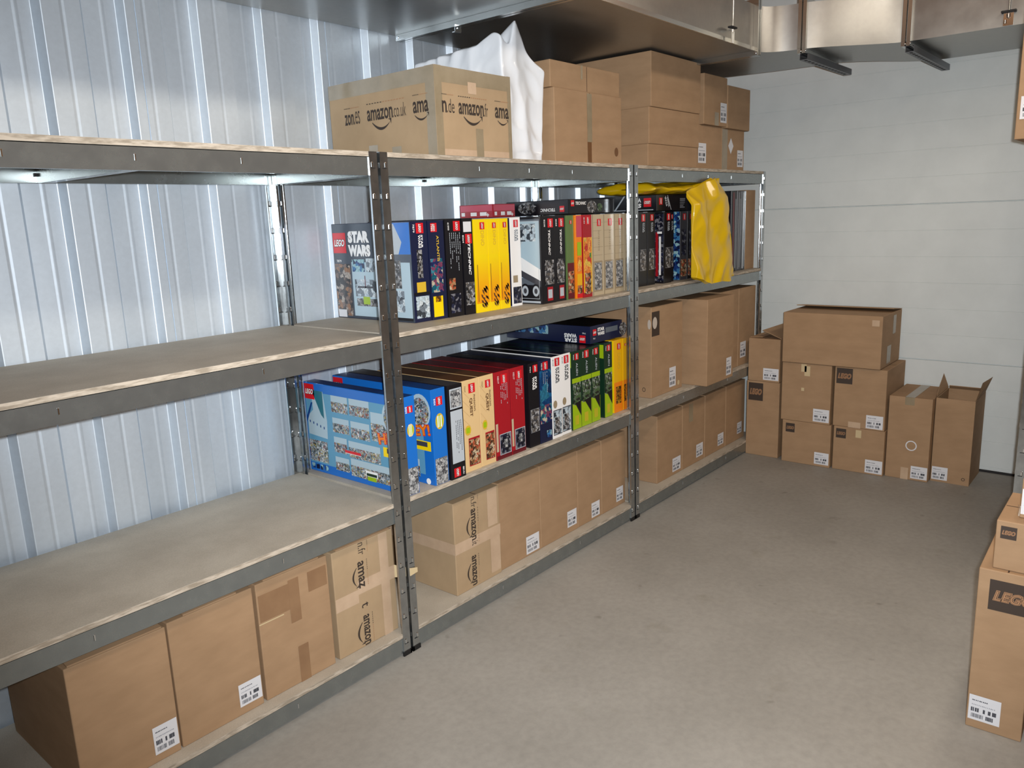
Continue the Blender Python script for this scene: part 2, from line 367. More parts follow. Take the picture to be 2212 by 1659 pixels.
def shelf_unit(label, x0, y0, sgn, group=None, length=L, levels=LV):
    """sgn=+1: front at y0, rear towards +y; -1: mirrored"""
    root = thing('shelving_unit', label, 'shelving', (x0, y0, 0), 0, 'galvanised shelving units')
    g = .006; xa, xb = g, length-g; ya, yb = 0.0, sgn*D
    for x, sx in ((xa, 1), (xb, -1)):
        for y, sy in ((ya, sgn), (yb, -sgn)): upright_part(root, x, y, sx, sy)
    for lv in levels:
        t = lv-.016; hb = .058
        for y, sy in ((ya+sgn*.0045, sgn), (yb-sgn*.0045, -sgn)):
            m = MB(); a, b_ = xa+.004, xb-.004
            ys = sorted((y, y+sy*.0016)); m.box(a, b_, ys[0], ys[1], t-hb, t, GALV)
            ys = sorted((y, y+sy*.018)); m.box(a, b_, ys[0], ys[1], t-hb-.0012, t-hb, GALV)
            ys = sorted((y, y+sy*.022)); m.box(a, b_, ys[0], ys[1], t-.002, t, GALV)
            for q in (.31, .5, .69) if lv == levels[0] else (.33, .69):
                xx = a+(b_-a)*q; ys = sorted((y-sy*.002, y)); m.bbox(xx-.002, xx+.002, ys[0], ys[1], t-hb*.62, t-hb*.32, POSTHI, .0007)
            m.build('beam', root)
        for x, sx in ((xa+.0045, 1), (xb-.0045, -1)):
            m = MB(); xs = sorted((x, x+sx*.0016)); ys = sorted((ya+sgn*.008, yb-sgn*.008)); m.box(xs[0], xs[1], ys[0], ys[1], t-hb, t-.002, GALV)
            xs = sorted((x, x+sx*.018)); m.box(xs[0], xs[1], ys[0], ys[1], t-hb-.0012, t-hb, GALV)
            m.build('side_beam', root)
        m = MB(); xm = length/2; ys = sorted((ya+sgn*.0065, yb-sgn*.0065))
        m.box(xm-.018, xm-.0164, ys[0], ys[1], t-hb+.001, t-.002, GALV); m.box(xm+.0164, xm+.018, ys[0], ys[1], t-hb+.001, t-.002, GALV)
        m.box(xm-.018, xm+.018, ys[0], ys[1], t-hb-.0005, t-hb+.001, GALV)
        for yy in (yb-sgn*.009,):
            ys2 = sorted((yy, yy-sgn*.004)); m.box(xm-.026, xm-.020, ys2[0], ys2[1], t-.040, t-.030, POSTDK); m.box(xm+.020, xm+.026, ys2[0], ys2[1], t-.040, t-.030, POSTDK)
        m.build('cross_bar', root)
        m = MB(); ys = sorted((ya+sgn*.003, yb-sgn*.003)); a, b_ = xa+.003, xb-.003
        m.box(a, b_, ys[0], ys[1], t, lv, CHIP)
        fy = ya+sgn*.003-sgn*.0006
        fr = Fr((a, fy, 0), (1, 0, 0), (0, 0, 1), (0, -sgn, 0))
        m.rect(fr, 0, b_-a, t+.0005, lv-.0005, CHIPE, 0)
        m.build('shelf_board', root)
    return root
shelf_unit('galvanised shelving unit nearest the camera with empty upper boards and cartons on its lowest board', -1.6, 0, 1)
shelf_unit('middle galvanised shelving unit holding two rows of toy set boxes under a white bag', 0, 0, 1)
shelf_unit('farthest galvanised shelving unit by the white wall, yellow bag hanging over its board', 1.6, 0, 1)
shelf_unit('galvanised shelving unit across the aisle, its post showing at the right picture edge', 1.93, -1.62, -1, length=1.44)

# ------------------------------------------------------------------ air duct
ZD = 2.345; HD = .215
def duct():
    root = thing('air_duct', 'galvanised rectangular air duct under the ceiling turning along the far wall', 'duct', (0, 0, 0))
    def sect(name, inner, outer, smooth=False, cross=False):
        m = MB(); n = len(inner)
        ib = [(x, y, ZD) for x, y in inner]; it = [(x, y, ZD+HD) for x, y in inner]
        ob = [(x, y, ZD) for x, y in outer]; ot = [(x, y, ZD+HD) for x, y in outer]
        q = [(i, i+1, n+i+1, n+i) for i in range(n-1)]
        m.add(ib+ob, [f[::-1] for f in q], DUCT); m.add(it+ot, q, DUCT)
        m.add(ib+it, q, DUCT, smooth); m.add(ob+ot, [f[::-1] for f in q], DUCT, smooth)
        return m.build(name, root)
    def flange(p, q):
        m = MB(); p, q = Vector(p), Vector(q); d = (q-p).normalized(); n = Vector((d.y, -d.x)); t = .020; e = .024
        def bar(a, b_, z0, z1):
            for s_ in (-1, 1):
                vs_ = [a+n*s_*.003, b_+n*s_*.003, b_+n*s_*t, a+n*s_*t]
                v8 = [(v.x, v.y, z0) for v in vs_]+[(v.x, v.y, z1) for v in vs_]
                m.add(v8, [(0, 3, 2, 1), (4, 5, 6, 7), (0, 1, 5, 4), (1, 2, 6, 5), (2, 3, 7, 6), (3, 0, 4, 7)], DUCTF)
        bar(p-d*e, q+d*e, ZD-e, ZD-.0005); bar(p-d*e, q+d*e, ZD+HD+.0005, ZD+HD+e)
        bar(p-d*e, p-d*.0005, ZD, ZD+HD); bar(q+d*.0005, q+d*e, ZD, ZD+HD)
        # corner bolts
        for c in (p-d*e*.5, q+d*e*.5):
            for z in (ZD-e*.5,): m.cyl((c.x-n.x*.022, c.y-n.y*.022, z), (c.x+n.x*.022, c.y+n.y*.022, z), .006, POSTHI)
        m.build('duct_flange', root)
    yi, yo = -.31, .598
    sect('duct_section', [(-5, yi), (-.85, yi)], [(-5, yo), (-.85, yo)])
    sect('duct_section', [(-.85, yi), (.68, yi)], [(-.85, yo), (.68, yo)])
    sect('duct_section', [(.68, yi), (2.25, yi)], [(.68, yo), (2.25, yo)])
    inn = [(2.25, -.31), (2.29, -.318), (2.325, -.338), (2.352, -.37), (2.372, -.41), (2.385, -.455), (2.392, -.50)]
    out = [(2.25, .598), (2.46, .575), (2.64, .50), (2.77, .38), (2.86, .2), (2.92, -.15), (2.95, -.47)]
    sect('duct_elbow', inn, out, True)
    inn = [(2.392, -.50), (2.41, -.55), (2.45, -.62), (2.52, -.72), (2.585, -.81), (2.622, -.87), (2.636, -.92)]
    out = [(2.95, -.47), (2.965, -.52), (3.01, -.58), (3.10, -.67), (3.22, -.76), (3.30, -.84), (3.33, -.90)]
    sect('duct_offset', inn, out, True)
    sect('duct_section', [(2.636, -.92), (2.66, -2.3)], [(3.33, -.90), (3.35, -2.3)])
    sect('duct_section', [(2.66, -2.3), (2.66, -3.55)], [(3.35, -2.3), (3.35, -3.55)])
    flange((.68, yi), (.68, yo-.03)); flange((-.85, yi), (-.85, yo-.03)); flange((2.25, yi), (2.25, yo-.03))
    flange((2.392, -.50), (2.95, -.47)); flange((2.636, -.92), (3.33-.0, -.90)); flange((2.66, -2.3), (3.345, -2.3))
    # drive cleats along the lower front arris
    m = MB(); m.box(.70, 2.235, yi-.006, yi, ZD, ZD+.018, DUCTF); m.build('drive_cleat', root)
duct()
def rail(label, xa, xb, y, rods):
    root = thing('duct_support_rail', label, 'support rail', (xa, y, ZD-.056), 0, 'support rails under the duct')
    m = MB(); Ln = xb-xa; h = .03; g = plain('grey_strut_steel', (96, 98, 104), .4, .7)
    m.box(0, Ln, -.02, .02, 0, .002, g); m.box(0, Ln, -.02, -.018, .002, h, g); m.box(0, Ln, .018, .02, .002, h, g)
    m.box(0, Ln, -.018, -.010, h-.002, h, g); m.box(0, Ln, .010, .018, h-.002, h, g)
    for i in range(int(Ln/.05)): m.box(.02+i*.05, .045+i*.05, -.006, .006, -.0008, 0, POSTDK)
    m.build('strut_channel', root)
    for xr in rods:
        r = MB(); r.cyl((xr-xa, 0, -.03), (xr-xa, 0, ZC-ZD+.045), .004, POST); r.build('threaded_rod', root)
        r = MB(); r.cyl((xr-xa, 0, -.012), (xr-xa, 0, -.001), .009, POSTHI, 6); r.build('hex_nut', root)
rail('dark strut rail under the duct between its curved elbow and offset piece', 2.37, 3.06, -.515, [])
rail('dark strut rail under the duct joint nearer the right picture edge', 2.60, 3.375, -.945, [])
def hanger(label, x, y, dy):
    root = thing('duct_hanger', label, 'hanger', (x, y, ZD+.03), 0, 'rod hangers on the duct')
    m = MB(); m.cyl((0, 0, 0), (0, 0, ZC-ZD-.03), .004, POST); m.build('threaded_rod', root)
    m = MB(); m.bbox(-.028, .028, -.012, .012, .025, .033, POSTDK, .002); m.build('black_washer_plate', root)
    m = MB(); m.box(-.014, .014, -.003, .0, -.04, .025, POSTHI); m.box(-.014, .014, -.003, dy, .021, .0245, POSTHI)
    m.cyl((0, 0, .008), (0, 0, .02), .008, POSTHI, 6); m.build('clamp_bracket', root)
hanger('rod hanger with black plate on the duct front before the elbow', 1.93, -.338, .02)
def hanger2(label, x, y):
    root = thing('duct_hanger', label, 'hanger', (x, y, ZD+.03), 0, 'rod hangers on the duct')
    m = MB(); m.cyl((0, 0, 0), (0, 0, ZC-ZD-.03), .004, POST); m.build('threaded_rod', root)
    m = MB(); m.bbox(-.012, .012, -.03, .03, .025, .035, POSTDK, .002); m.build('black_washer_plate', root)
    m = MB(); m.box(.0, .003, -.02, .02, -.03, .025, POSTHI); m.cyl((0, 0, .005), (0, 0, .02), .009, POSTHI, 6); m.cyl((0, .012, -.02), (0, .012, -.005), .006, POSTHI, 6)
    m.build('clamp_bracket', root)
hanger2('rod hanger with black plate on the duct beside the top right carton', 2.63, -1.345)
b = MB(); b.box(-.018, .018, -.016, -.013, -.045, -.020, POSTHI); b.box(-.018, .018, -.013, .0, -.048, -.045, POSTHI); b.cyl((0, -.020, -.032), (0, .0, -.032), .006, POST, 6)
o = b.build('flange_clamp', None, (.665, .25, ZD)); tag(o, 'small bright clamp on the duct joint above the white bag', 'clamp')

# ------------------------------------------------------------------ cartons
def ship_label(parent, fr, a0, a1, b0, b1, seed=0, name='shipping_label'):
    m = MB(); R = random.Random(seed); m.rect(fr, a0, a1, b0, b1, WHITE, .0009); W, H = a1-a0, b1-b0
    m.bars(fr, a0+W*.1, a0+W*.6, b0+H*.78, b0+H*.82, 9, INK, True, .0013, R, .7)
    m.bars(fr, a0+W*.1, a0+W*.85, b0+H*.60, b0+H*.64, 14, INKL, True, .0013, R, .6)
    m.bars(fr, a0+W*.08, a0+W*.34, b0+H*.34, b0+H*.50, 4, INK, True, .0013, R, .7)
    m.bars(fr, a0+W*.46, a0+W*.54, b0+H*.34, b0+H*.50, 1, INK, True, .0013, R, .7)
    m.bars(fr, a0+W*.62, a0+W*.88, b0+H*.34, b0+H*.50, 2, INK, True, .0013, R, .8)
    m.bars(fr, a0+W*.1, a0+W*.5, b0+H*.10, b0+H*.26, 12, INK, True, .0013, R, .5)
    m.bars(fr, a0+W*.56, a0+W*.8, b0+H*.10, b0+H*.26, 5, INK, True, .0013, R, .7)
    o = m.build(name, parent); o['label'] = 'white shipping label with printed bars'
    return o
def logo_print(parent, fr, a0, a1, b0, b1):
    m = MB(); m.rect(fr, a0, a1, b0, b1, LOGOB, .0008); W, H = a1-a0, b1-b0
    m.text(fr, 'LEGO', (a0+a1)/2, b0+H*.5, W*.84, H*.36, LOGOT, 0, .0012, .075, .25)
    m.text(fr, 'LEGO', (a0+a1)/2, b0+H*.5, W*.80, H*.32, LOGOB, 0, .0016, .03, .25)
    m.text(fr, 'LEGO', (a0+a1)/2, b0+H*.5, W*.78, H*.30, LOGOT, 0, .0020, .0, .25)
    o = m.build('printed_logo', parent); o['label'] = 'dark square printed logo'; return o
def carton(label, loc, w_, d, h, rz=0.0, mat=None, labels=(), logos=(), tapes=(), flap='x', group=None, extra=None, bv=.003, name='cardboard_carton', open_top=False):
    root = thing(name, label, 'box', loc, rz, group); F = frames(w_, d, h); mat = mat or CARD
    m = MB()
    if open_top:
        t = .005
        m.box(0, w_, 0, t, 0, h, mat); m.box(0, w_, d-t, d, 0, h, mat); m.box(0, t, t, d-t, 0, h, mat); m.box(w_-t, w_, t, d-t, 0, h, mat); m.box(t, w_-t, t, d-t, 0, .005, CARDIN)
    else:
        m.bbox(0, w_, 0, d, 0, h, mat, bv)
        if flap == 'x': m.rect(F['top'], .004, w_-.004, d/2-.002, d/2+.002, SEAM)
        elif flap == 'y': m.rect(F['top'], w_/2-.002, w_/2+.002, .004, d-.004, SEAM)
        elif flap == 'fv': m.rect(F['front'], w_/2-.0015, w_/2+.0015, .003, h-.003, SEAM)
        elif flap == 'fh': m.rect(F['front'], .003, w_-.003, h/2-.0015, h/2+.0015, SEAM)
    body = m.build('carton_body', root)
    for i, (fc, a0, a1, b0, b1) in enumerate(labels): ship_label(root, F[fc], a0, a1, b0, b1, int(loc[0]*97)+i)
    for fc, a0, a1, b0, b1 in logos: logo_print(root, F[fc], a0, a1, b0, b1)
    for fc, a0, a1, b0, b1, tm in tapes:
        t = MB(); t.rect(F[fc], a0, a1, b0, b1, tm, .0007); to = t.build('tape_strip' if tm in (TAPE, TAPEG) else 'paper_patch', root)
    if extra: extra(root, F, w_, d, h)
    return root

zs = LV[3]
FRONT = 'front'
G1 = 'cartons on the lowest boards'
def flaps_up(spec):
    """half-raised top flaps: list of (edge, angle deg, length, a0, a1)"""
    def fn(root, F, w_, d, h):
        for edge, ang, ln, a0, a1 in spec:
            m = MB(); c, s_ = math.cos(math.radians(ang))*ln, math.sin(math.radians(ang))*ln; t = .004
            if edge == 'front': A = [(a0, .002, h+.001), (a1, .002, h+.001), (a1, .002+c, h+s_), (a0, .002+c, h+s_)]
            elif edge == 'back': A = [(a1, d-.002, h+.001), (a0, d-.002, h+.001), (a0, d-.002-c, h+s_), (a1, d-.002-c, h+s_)]
            elif edge == 'left': A = [(.002, a1, h+.001), (.002, a0, h+.001), (.002+c, a0, h+s_), (.002+c, a1, h+s_)]
            else: A = [(w_-.002, a0, h+.001), (w_-.002, a1, h+.001), (w_-.002-c, a1, h+s_), (w_-.002-c, a0, h+s_)]
            B = [(x, y, z+t) for x, y, z in A]
            m.add(A+B, [(0, 3, 2, 1), (4, 5, 6, 7), (0, 1, 5, 4), (1, 2, 6, 5), (2, 3, 7, 6), (3, 0, 4, 7)], CARD)
            m.build('top_flap', root)
    return fn
# unit 1, lowest board
carton('brown carton at the lower left picture corner, first on the lowest board', (-1.140, .045, zs), .270, .50, .392, 0, labels=[(FRONT, .195, .266, .025, .110)], group=G1, flap='y', extra=flaps_up([('front', 8, .2, .01, .26)]))
carton('brown carton with raised flap, second on the lowest board, white label at lower right', (-.864, .047, zs), .272, .50, .398, 0, labels=[(FRONT, .190, .268, .028, .103)], group=G1, flap='y', extra=flaps_up([('front', 10, .12, .05, .22)]))
def tapes_(root, jobs):
    for fr, a0, a1, b0, b1, mt, off in jobs:
        m = MB(); m.rect(fr, a0, a1, b0, b1, mt, off); m.build('tape_strip', root)
def ex_tape(root, F, w_, d, h):
    fr = F['front']
    tapes_(root, [(fr, .005, .125, .27, .36, TAPEB, .0007), (fr, .115, .155, .22, .37, TAPEB, .0011), (fr, .13, .17, .0, .13, TAPEB, .0007), (fr, .19, .265, .30, .37, TAPEB, .0007), (fr, 0, .09, .262, .266, STRIP, .0012)])
carton('brown carton patched with shiny brown tape, third on the lowest board', (-.580, .048, zs), .272, .50, .400, 0, group=G1, flap='y', extra=lambda *a: (ex_tape(*a), flaps_up([('front', 9, .15, .03, .24)])(*a)))
def smile(m, fr, ca, cb, W, rot, mat, off=.0015):
    """curved arrow under a word, concave towards the word"""
    n = 12; c, s_ = math.cos(math.radians(rot)), math.sin(math.radians(rot)); R = lambda x, y: (ca+x*c-y*s_, cb+x*s_+y*c)
    up_, lo = [], []
    for i in range(n+1):
        t = i/n; x = (t-.5)*W; y = -W*.24*(1-(2*t-1)**2); th = W*.05*math.sin(math.pi*min(1, .15+t*.85))
        up_.append(R(x, y+th)); lo.append(R(x, y-th))
    for i in range(n): m.poly(fr, [lo[i], lo[i+1], up_[i+1], up_[i]], mat, off)
    m.poly(fr, [R(W*.36, .06*W), R(W*.54, .08*W), R(W*.52, -.13*W), R(W*.47, .02*W)], mat, off)
def shop_print(m, fr, ca, cb, hgt, rot, bold, light='', pre=True, W=None):
    """bold word + light suffix, smile under the word, fine line above"""
    wb = text_mesh(bold, .02, 0)[2]*hgt*.78 if bold else 0; wl = text_mesh(light, 0, 0)[2]*hgt*.66 if light else 0
    if W: q_ = W/(wb+wl); wb *= q_; wl *= q_
    tot = wb+wl; c, s_ = math.cos(math.radians(rot)), math.sin(math.radians(rot)); R = lambda x, y: (ca+x*c-y*s_, cb+x*s_+y*c)
    if bold: p = R(-tot/2+wb/2, 0); m.text(fr, bold, p[0], p[1], wb, hgt*(.8 if 'f' not in bold else 1), PRINT, rot, .0016, .02)
    if light: p = R(-tot/2+wb+wl/2+hgt*.03, hgt*.08); m.text(fr, light, p[0], p[1], wl, hgt*.95, PRINT, rot, .0016, -.004)
    if len(bold) > 3: p = R(-tot/2+wb*.55, -hgt*.55); smile(m, fr, p[0], p[1], min(wb*.72, hgt*2.4), rot, PRINT)
    if pre:
        for i in range(14):
            x = -tot/2+tot*i/14; a = R(x, hgt*.78); b_ = R(x+tot/14*.75, hgt*.78+hgt*.10)
            m.poly(fr, [R(x, hgt*.80), R(x+tot/14*.6, hgt*.80), R(x+tot/14*.6, hgt*.86), R(x, hgt*.86)], LOGOT if i > 5 else PRINT, .0016)
def prints(root, jobs):
    for fr, ca, cb, hgt, rot, bold, light, W in jobs:
        m = MB(); shop_print(m, fr, ca, cb, hgt, rot, bold, light, True, W)
        o = m.build('shop_name_print', root); o['label'] = 'black printed shop name'
def ex_shop1(root, F, w_, d, h):
    fr = F['front']
    prints(root, [(fr, .125, .372, .034, -90, '', 'n.fr', .045), (fr, .118, .276, .034, -90, 'amaz', '', .10), (fr, .125, .062, .034, -90, 'amazon', '', .115)])
    m = MB(); m.text(fr, 't', .125, .158, .018, .030, PRINT, -90, .0016); m.build('letter_print', root)
    tapes_(root, [(fr, 0, .10, .175, .225, TAPE, .0006), (fr, .10, w_, .205, .255, TAPE, .0006), (fr, .205, .245, 0, h, TAPE, .0003)])
    # loose tape end bridging to the posts
    t = MB(); t.add([(w_-.002, -.001, .205), (w_-.002, -.001, .255), (w_+.03, -.052, .243), (w_+.03, -.052, .212), (w_+.062, -.056, .236), (w_+.062, -.056, .218)], [(0, 2+1, 2, 1), (3, 5, 4, 2)], STRIP)
    t.build('loose_tape_end', root)
    flaps_up([('front', 12, .12, .02, .26)])(root, F, w_, d, h)
carton('tan carton with sideways shop printing and a loose tape end reaching the posts', (-.287, .050, zs), .272, .50, .396, 0, mat=CARD2, group=G1, flap='y', extra=ex_shop1)
# unit 2, lowest board
def ex_shop2(root, F, w_, d, h):
    fr = F['front']
    prints(root, [(fr, .115, .368, .034, -90, '', 'n.fr', .045), (fr, .112, .262, .034, -90, 'amazon', '.it', .155), (fr, .105, .075, .034, -90, 'amazon', '', .13)])
    tapes_(root, [(fr, 0, w_, .175, .222, TAPE, .0006), (fr, .21, .27, .02, .18, TAPE, .0009), (fr, .20, .26, .23, h, TAPE, .0009), (F['left'], 0, d, .175, .222, TAPE, .0006)])
    t = MB(); t.ell(F['left'], d-.21, .35, .02, .02, PRINT, .001); t.build('round_stamp', root)
carton('tan carton with sideways shop printing and a gap beside it, first under the toy sets', (.296, .042, zs), .276, .50, .392, 0, mat=CARD2, group=G1, flap='y', extra=ex_shop2)
LB = lambda w_: (FRONT, w_-.105, w_-.012, .012, .095)
carton('brown carton beside the tan shop carton, white label at its lower right', (.576, .050, zs), .282, .50, .394, labels=[(FRONT, .175, .268, .010, .092)], group=G1, flap='y')
carton('widest brown carton under the middle of the toy set row', (.862, .052, zs), .292, .50, .392, labels=[(FRONT, .205, .280, .03, .110)], group=G1, flap='y')
carton('narrow brown carton right of the widest one under the toy sets', (1.158, .054, zs), .203, .50, .388, labels=[(FRONT, .115, .187, .012, .088)], group=G1, flap='y')
carton('brown carton against the second pair of posts on the lowest board', (1.366, .054, zs), .222, .50, .388, labels=[(FRONT, .135, .200, .025, .100)], group=G1, flap='y')
# unit 3, lowest board
carton('brown carton behind the second pair of posts, first of the far lowest board', (1.925, .055, zs), .290, .50, .388, labels=[(FRONT, .175, .272, .02, .100)], group=G1, flap='y')
carton('brown carton with shiny tape patch, second of the far lowest board', (2.219, .055, zs), .283, .50, .390, labels=[(FRONT, .175, .262, .03, .110)], tapes=[(FRONT, .08, .13, .27, .38, TAPEG)], group=G1, flap='y')
carton('brown carton third of the far lowest board', (2.506, .055, zs), .288, .50, .392, labels=[(FRONT, .180, .262, .03, .105)], group=G1, flap='y')
carton('brown carton at the far end of the lowest board', (2.798, .055, zs), .288, .50, .392, labels=[(FRONT, .175, .245, .04, .115)], group=G1, flap='y')
# unit 3, second board from below
z3 = LV[2]; G2 = 'cartons below the yellow bag'
def ex_corner_logo(root, F, w_, d, h):
    m = MB(); fr = F['front']; m.rect(fr, .004, .085, .335, .465, LOGOB, .0008); m.build('dark_print', root)
    m = MB(); m.ell(fr, .035, .405, .024, .032, gloss('foil', (190, 180, 170)), .0013); m.ell(F['left'], d-.012, .40, .010, .026, gloss('foil', (190, 180, 170)), .0013); m.build('shiny_sticker', root)
    m = MB(); m.ell(F['left'], d-.045, .045, .010, .012, PRINT, .001); m.ell(F['left'], d-.045, .045, .007, .009, CARD, .0013); m.build('round_stamp', root)
    m = MB(); m.ell(fr, .30, .035, .012, .014, STRIP, .001); m.build('pale_dot', root)
carton('tall brown carton with dark square print and shiny sticker below the far black sets', (1.845, .045, z3), .345, .5, .492, labels=[(FRONT, .195, .268, .025, .135)], extra=ex_corner_logo, group=G2, flap='y')
carton('brown carton jutting out over the aisle below the yellow bag', (2.262, -.072, z3), .345, .5, .492, labels=[(FRONT, .250, .318, .02, .125)], group=G2, flap='fh0')
carton('brown carton with label low on its right edge, right of the jutting one', (2.645, .03, z3), .255, .5, .494, labels=[(FRONT, .02, .082, .05, .150), ], group=G2, flap='y')
carton('brown carton at the far end below the black book-like boxes', (2.905, .03, z3), .255, .5, .494, labels=[(FRONT, .03, .115, .05, .150)], group=G2, flap='y')
# behind the black lying set in the middle unit a carton shows through
# ------------------------------------------------------------------ top board
z1 = LV[0]; G3 = 'cartons stacked on the top boards'
def ex_shop3(root, F, w_, d, h):
    fl_, ff = F['left'], F['front']
    prints(root, [(fl_, .134, .165, .050, 0, 'zon', '.es', .088), (fl_, .328, .168, .050, 0, 'amazon', '.co.uk', .212), (fl_, .512, .170, .050, 0, 'ama', '', .078),
                  (ff, .062, .166, .050, 0, 'n', '.de', .062), (ff, .195, .165, .050, 0, 'amazon', '.fr', .158), (ff, .356, .165, .050, 0, 'ama', '', .080)])
    for fr, a, b_, W in ((fl_, .515, .143, .07), (ff, .36, .137, .06)):
        m = MB(); smile(m, fr, a, b_, W, 0, PRINT); m.build('curved_arrow_print', root)
    tapes_(root, [(fl_, 0, d, h-.055, h-.001, TAPEG, .0006), (ff, 0, w_, h-.055, h-.001, TAPEG, .0006), (ff, 0, .035, 0, h, TAPEG, .001), (fl_, d-.045, d, 0, h, TAPEG, .001),
                  (ff, w_-.02, w_, 0, h, TAPEG, .001), (ff, .205, .245, .0, .10, TAPEG, .001), (ff, 0, w_, .0, .022, TAPE, .0006), (fl_, .22, .27, 0, .06, TAPEG, .001),
                  (fl_, .35, .40, 0, .045, TAPEG, .001), (ff, .17, .215, .22, .26, TAPE, .001)])
carton('large tan carton with shop names printed around it, on the top board over the posts', (.278, .0, z1), .412, .585, .302, 0, mat=CARD2, extra=ex_shop3, flap='fz', group=G3)
def ex_vseam(root, F, w_, d, h, dark=True):
    fr = F['front']; tapes_(root, [(fr, w_*.46, w_*.53, h*.30, h*.98, TAPEG, .001), (fr, w_*.46, w_*.52, .0, h*.30, gloss('brown_tape', (108, 72, 40)), .0009)])
    m = MB(); m.ell(fr, w_*.91, .055, .016, .02, gloss('brown_tape', (108, 72, 40)), .0012); m.build('round_stamp', root)
carton('wide brown carton with grey taped centre seam, lower one beside the white bag', (1.0, .02, z1), .525, .5, .30, 0, flap='fv', extra=ex_vseam, group=G3)
carton('wide brown carton with centre seam, upper one beside the white bag', (.99, .03, z1+.301), .535, .5, .108, 0, flap='fv', tapes=[(FRONT, .222, .236, .05, .108, TAPEG)], group=G3)
carton('flat brown carton at the bottom of the stack of three on the far unit', (1.735, .0, z1), .515, .56, .104, 0, group=G3, flap='y')
carton('flat brown carton in the middle of the stack of three on the far unit', (1.745, .0, z1+.105), .530, .56, .173, 0, group=G3, flap='y')
carton('big brown carton touching the duct, top of the stack of three on the far unit', (1.757, -.005, z1+.279), .520, .565, .255, 0, group=G3, flap='y')
def ex_diamond(root, F, w_, d, h):
    m = MB(); fr = F['front']; m.poly(fr, [(.085, .105), (.12, .07), (.155, .105), (.12, .16)][:4] if False else [(.08, .135), (.115, .09), (.15, .135), (.115, .18)], WHITE, .001); m.build('diamond_sticker', root)
carton('brown carton with upright white label, lower one right of the stack of three', (2.285, .02, z1), .312, .5, .232, 0, labels=[(FRONT, .02, .115, .03, .135)], group=G3, flap='y')
carton('brown carton with label, upper one right of the stack of three', (2.33, .0, z1+.233), .285, .5, .262, 0, labels=[(FRONT, .20, .280, .02, .125)], tapes=[(FRONT, .13, .18, 0, .07, TAPEG)], group=G3, flap='y')
carton('brown carton with diamond sticker and grey tape at the far end of the top board', (2.602, .02, z1), .300, .5, .228, 0, labels=[(FRONT, .205, .285, .02, .115)], tapes=[(FRONT, 0, .07, 0, .225, TAPEG)], extra=ex_diamond, group=G3, flap='y')
carton('plain brown carton at the far end of the top board on the diamond sticker one', (2.625, .0, z1+.229), .305, .5, .232, 0, group=G3, flap='y')
# ------------------------------------------------------------------ floor stack, fronts face the camera side (-X)
R90 = -math.pi/2; G4 = 'cartons piled on the floor by the far wall'
def fs(label, x, yl, z, w_, d, h, **k): return carton(label, (x, yl, z), w_, d, h, R90, group=G4, **k)
fs('tall narrow brown carton with dark square logo standing by the shelf end', 3.0, .005, 0, .215, .385, .492, logos=[(FRONT, .012, .108, .365, .480)], flap='y')
fs('narrow brown carton with flaps and white label on top of the tall one', 3.0, .0, .493, .205, .385, .275, labels=[(FRONT, .100, .200, .012, .088)], flap='y', extra=flaps_up([('right', 22, .13, .02, .36), ('left', 4, .08, .02, .36)]))
fs('brown carton with small dark logo on the floor, left of the lower pair', 2.975, -.245, 0, .298, .400, .270, logos=[(FRONT, .022, .078, .195, .252)], labels=[(FRONT, .205, .292, .015, .090)], flap='x')
fs('brown carton with small dark logo on the floor, right of the lower pair', 2.985, -.556, 0, .290, .395, .272, logos=[(FRONT, .015, .073, .200, .258)], labels=[(FRONT, .190, .286, .010, .090)], tapes=[(FRONT, .128, .160, .215, .262, STRIP)], flap='x')
fs('brown carton with pale tape scrap and round mark, left of the middle pair', 2.975, -.232, .271, .300, .400, .366, labels=[(FRONT, .200, .296, .012, .092)], tapes=[(FRONT, .118, .150, .315, .362, STRIP), (FRONT, .138, .172, .29, .352, STRIP), (FRONT, .122, .140, .195, .215, STRIP)], flap='x')
fs('brown carton with large dark logo, right of the middle pair', 2.985, -.548, .273, .292, .395, .362, logos=[(FRONT, .010, .102, .262, .355)], labels=[(FRONT, .190, .284, .008, .088)], tapes=[(FRONT, .09, .16, .0, .035, TAPE)], flap='x')
fs('long brown carton lying across the two middle cartons of the floor pile', 2.965, -.232, .640, .572, .400, .308, tapes=[('right', .12, .2, .01, .12, TAPEG), ('right', .22, .28, .18, .29, TAPEG), (FRONT, .515, .555, .25, .285, TAPE)], flap='x', extra=flaps_up([('back', 6, .18, .0, .572)]))
def ex_ring(root, F, w_, d, h):
    m = MB(); fr = F['front']; n = 24
    for i in range(n):
        a, c = 2*math.pi*i/n, 2*math.pi*(i+1)/n
        m.poly(fr, [(.132+r*math.cos(t), .205+r*math.sin(t)) for r, t in ((.024, a), (.030, a), (.030, c), (.024, c))], WHITE, .001)
    m.build('ring_sticker', root)
    tapes_(root, [(F['top'], .085, .135, 0, d, TAPEG, .0008), (fr, .085, .135, h-.045, h, TAPEG, .0008), (fr, .085, .125, 0, .07, TAPE, .0008)])
fs('tall brown carton with white ring sticker and tape over its top', 3.01, -.852, 0, .228, .375, .488, labels=[(FRONT, .138, .225, .012, .086)], extra=ex_ring, flap='y')
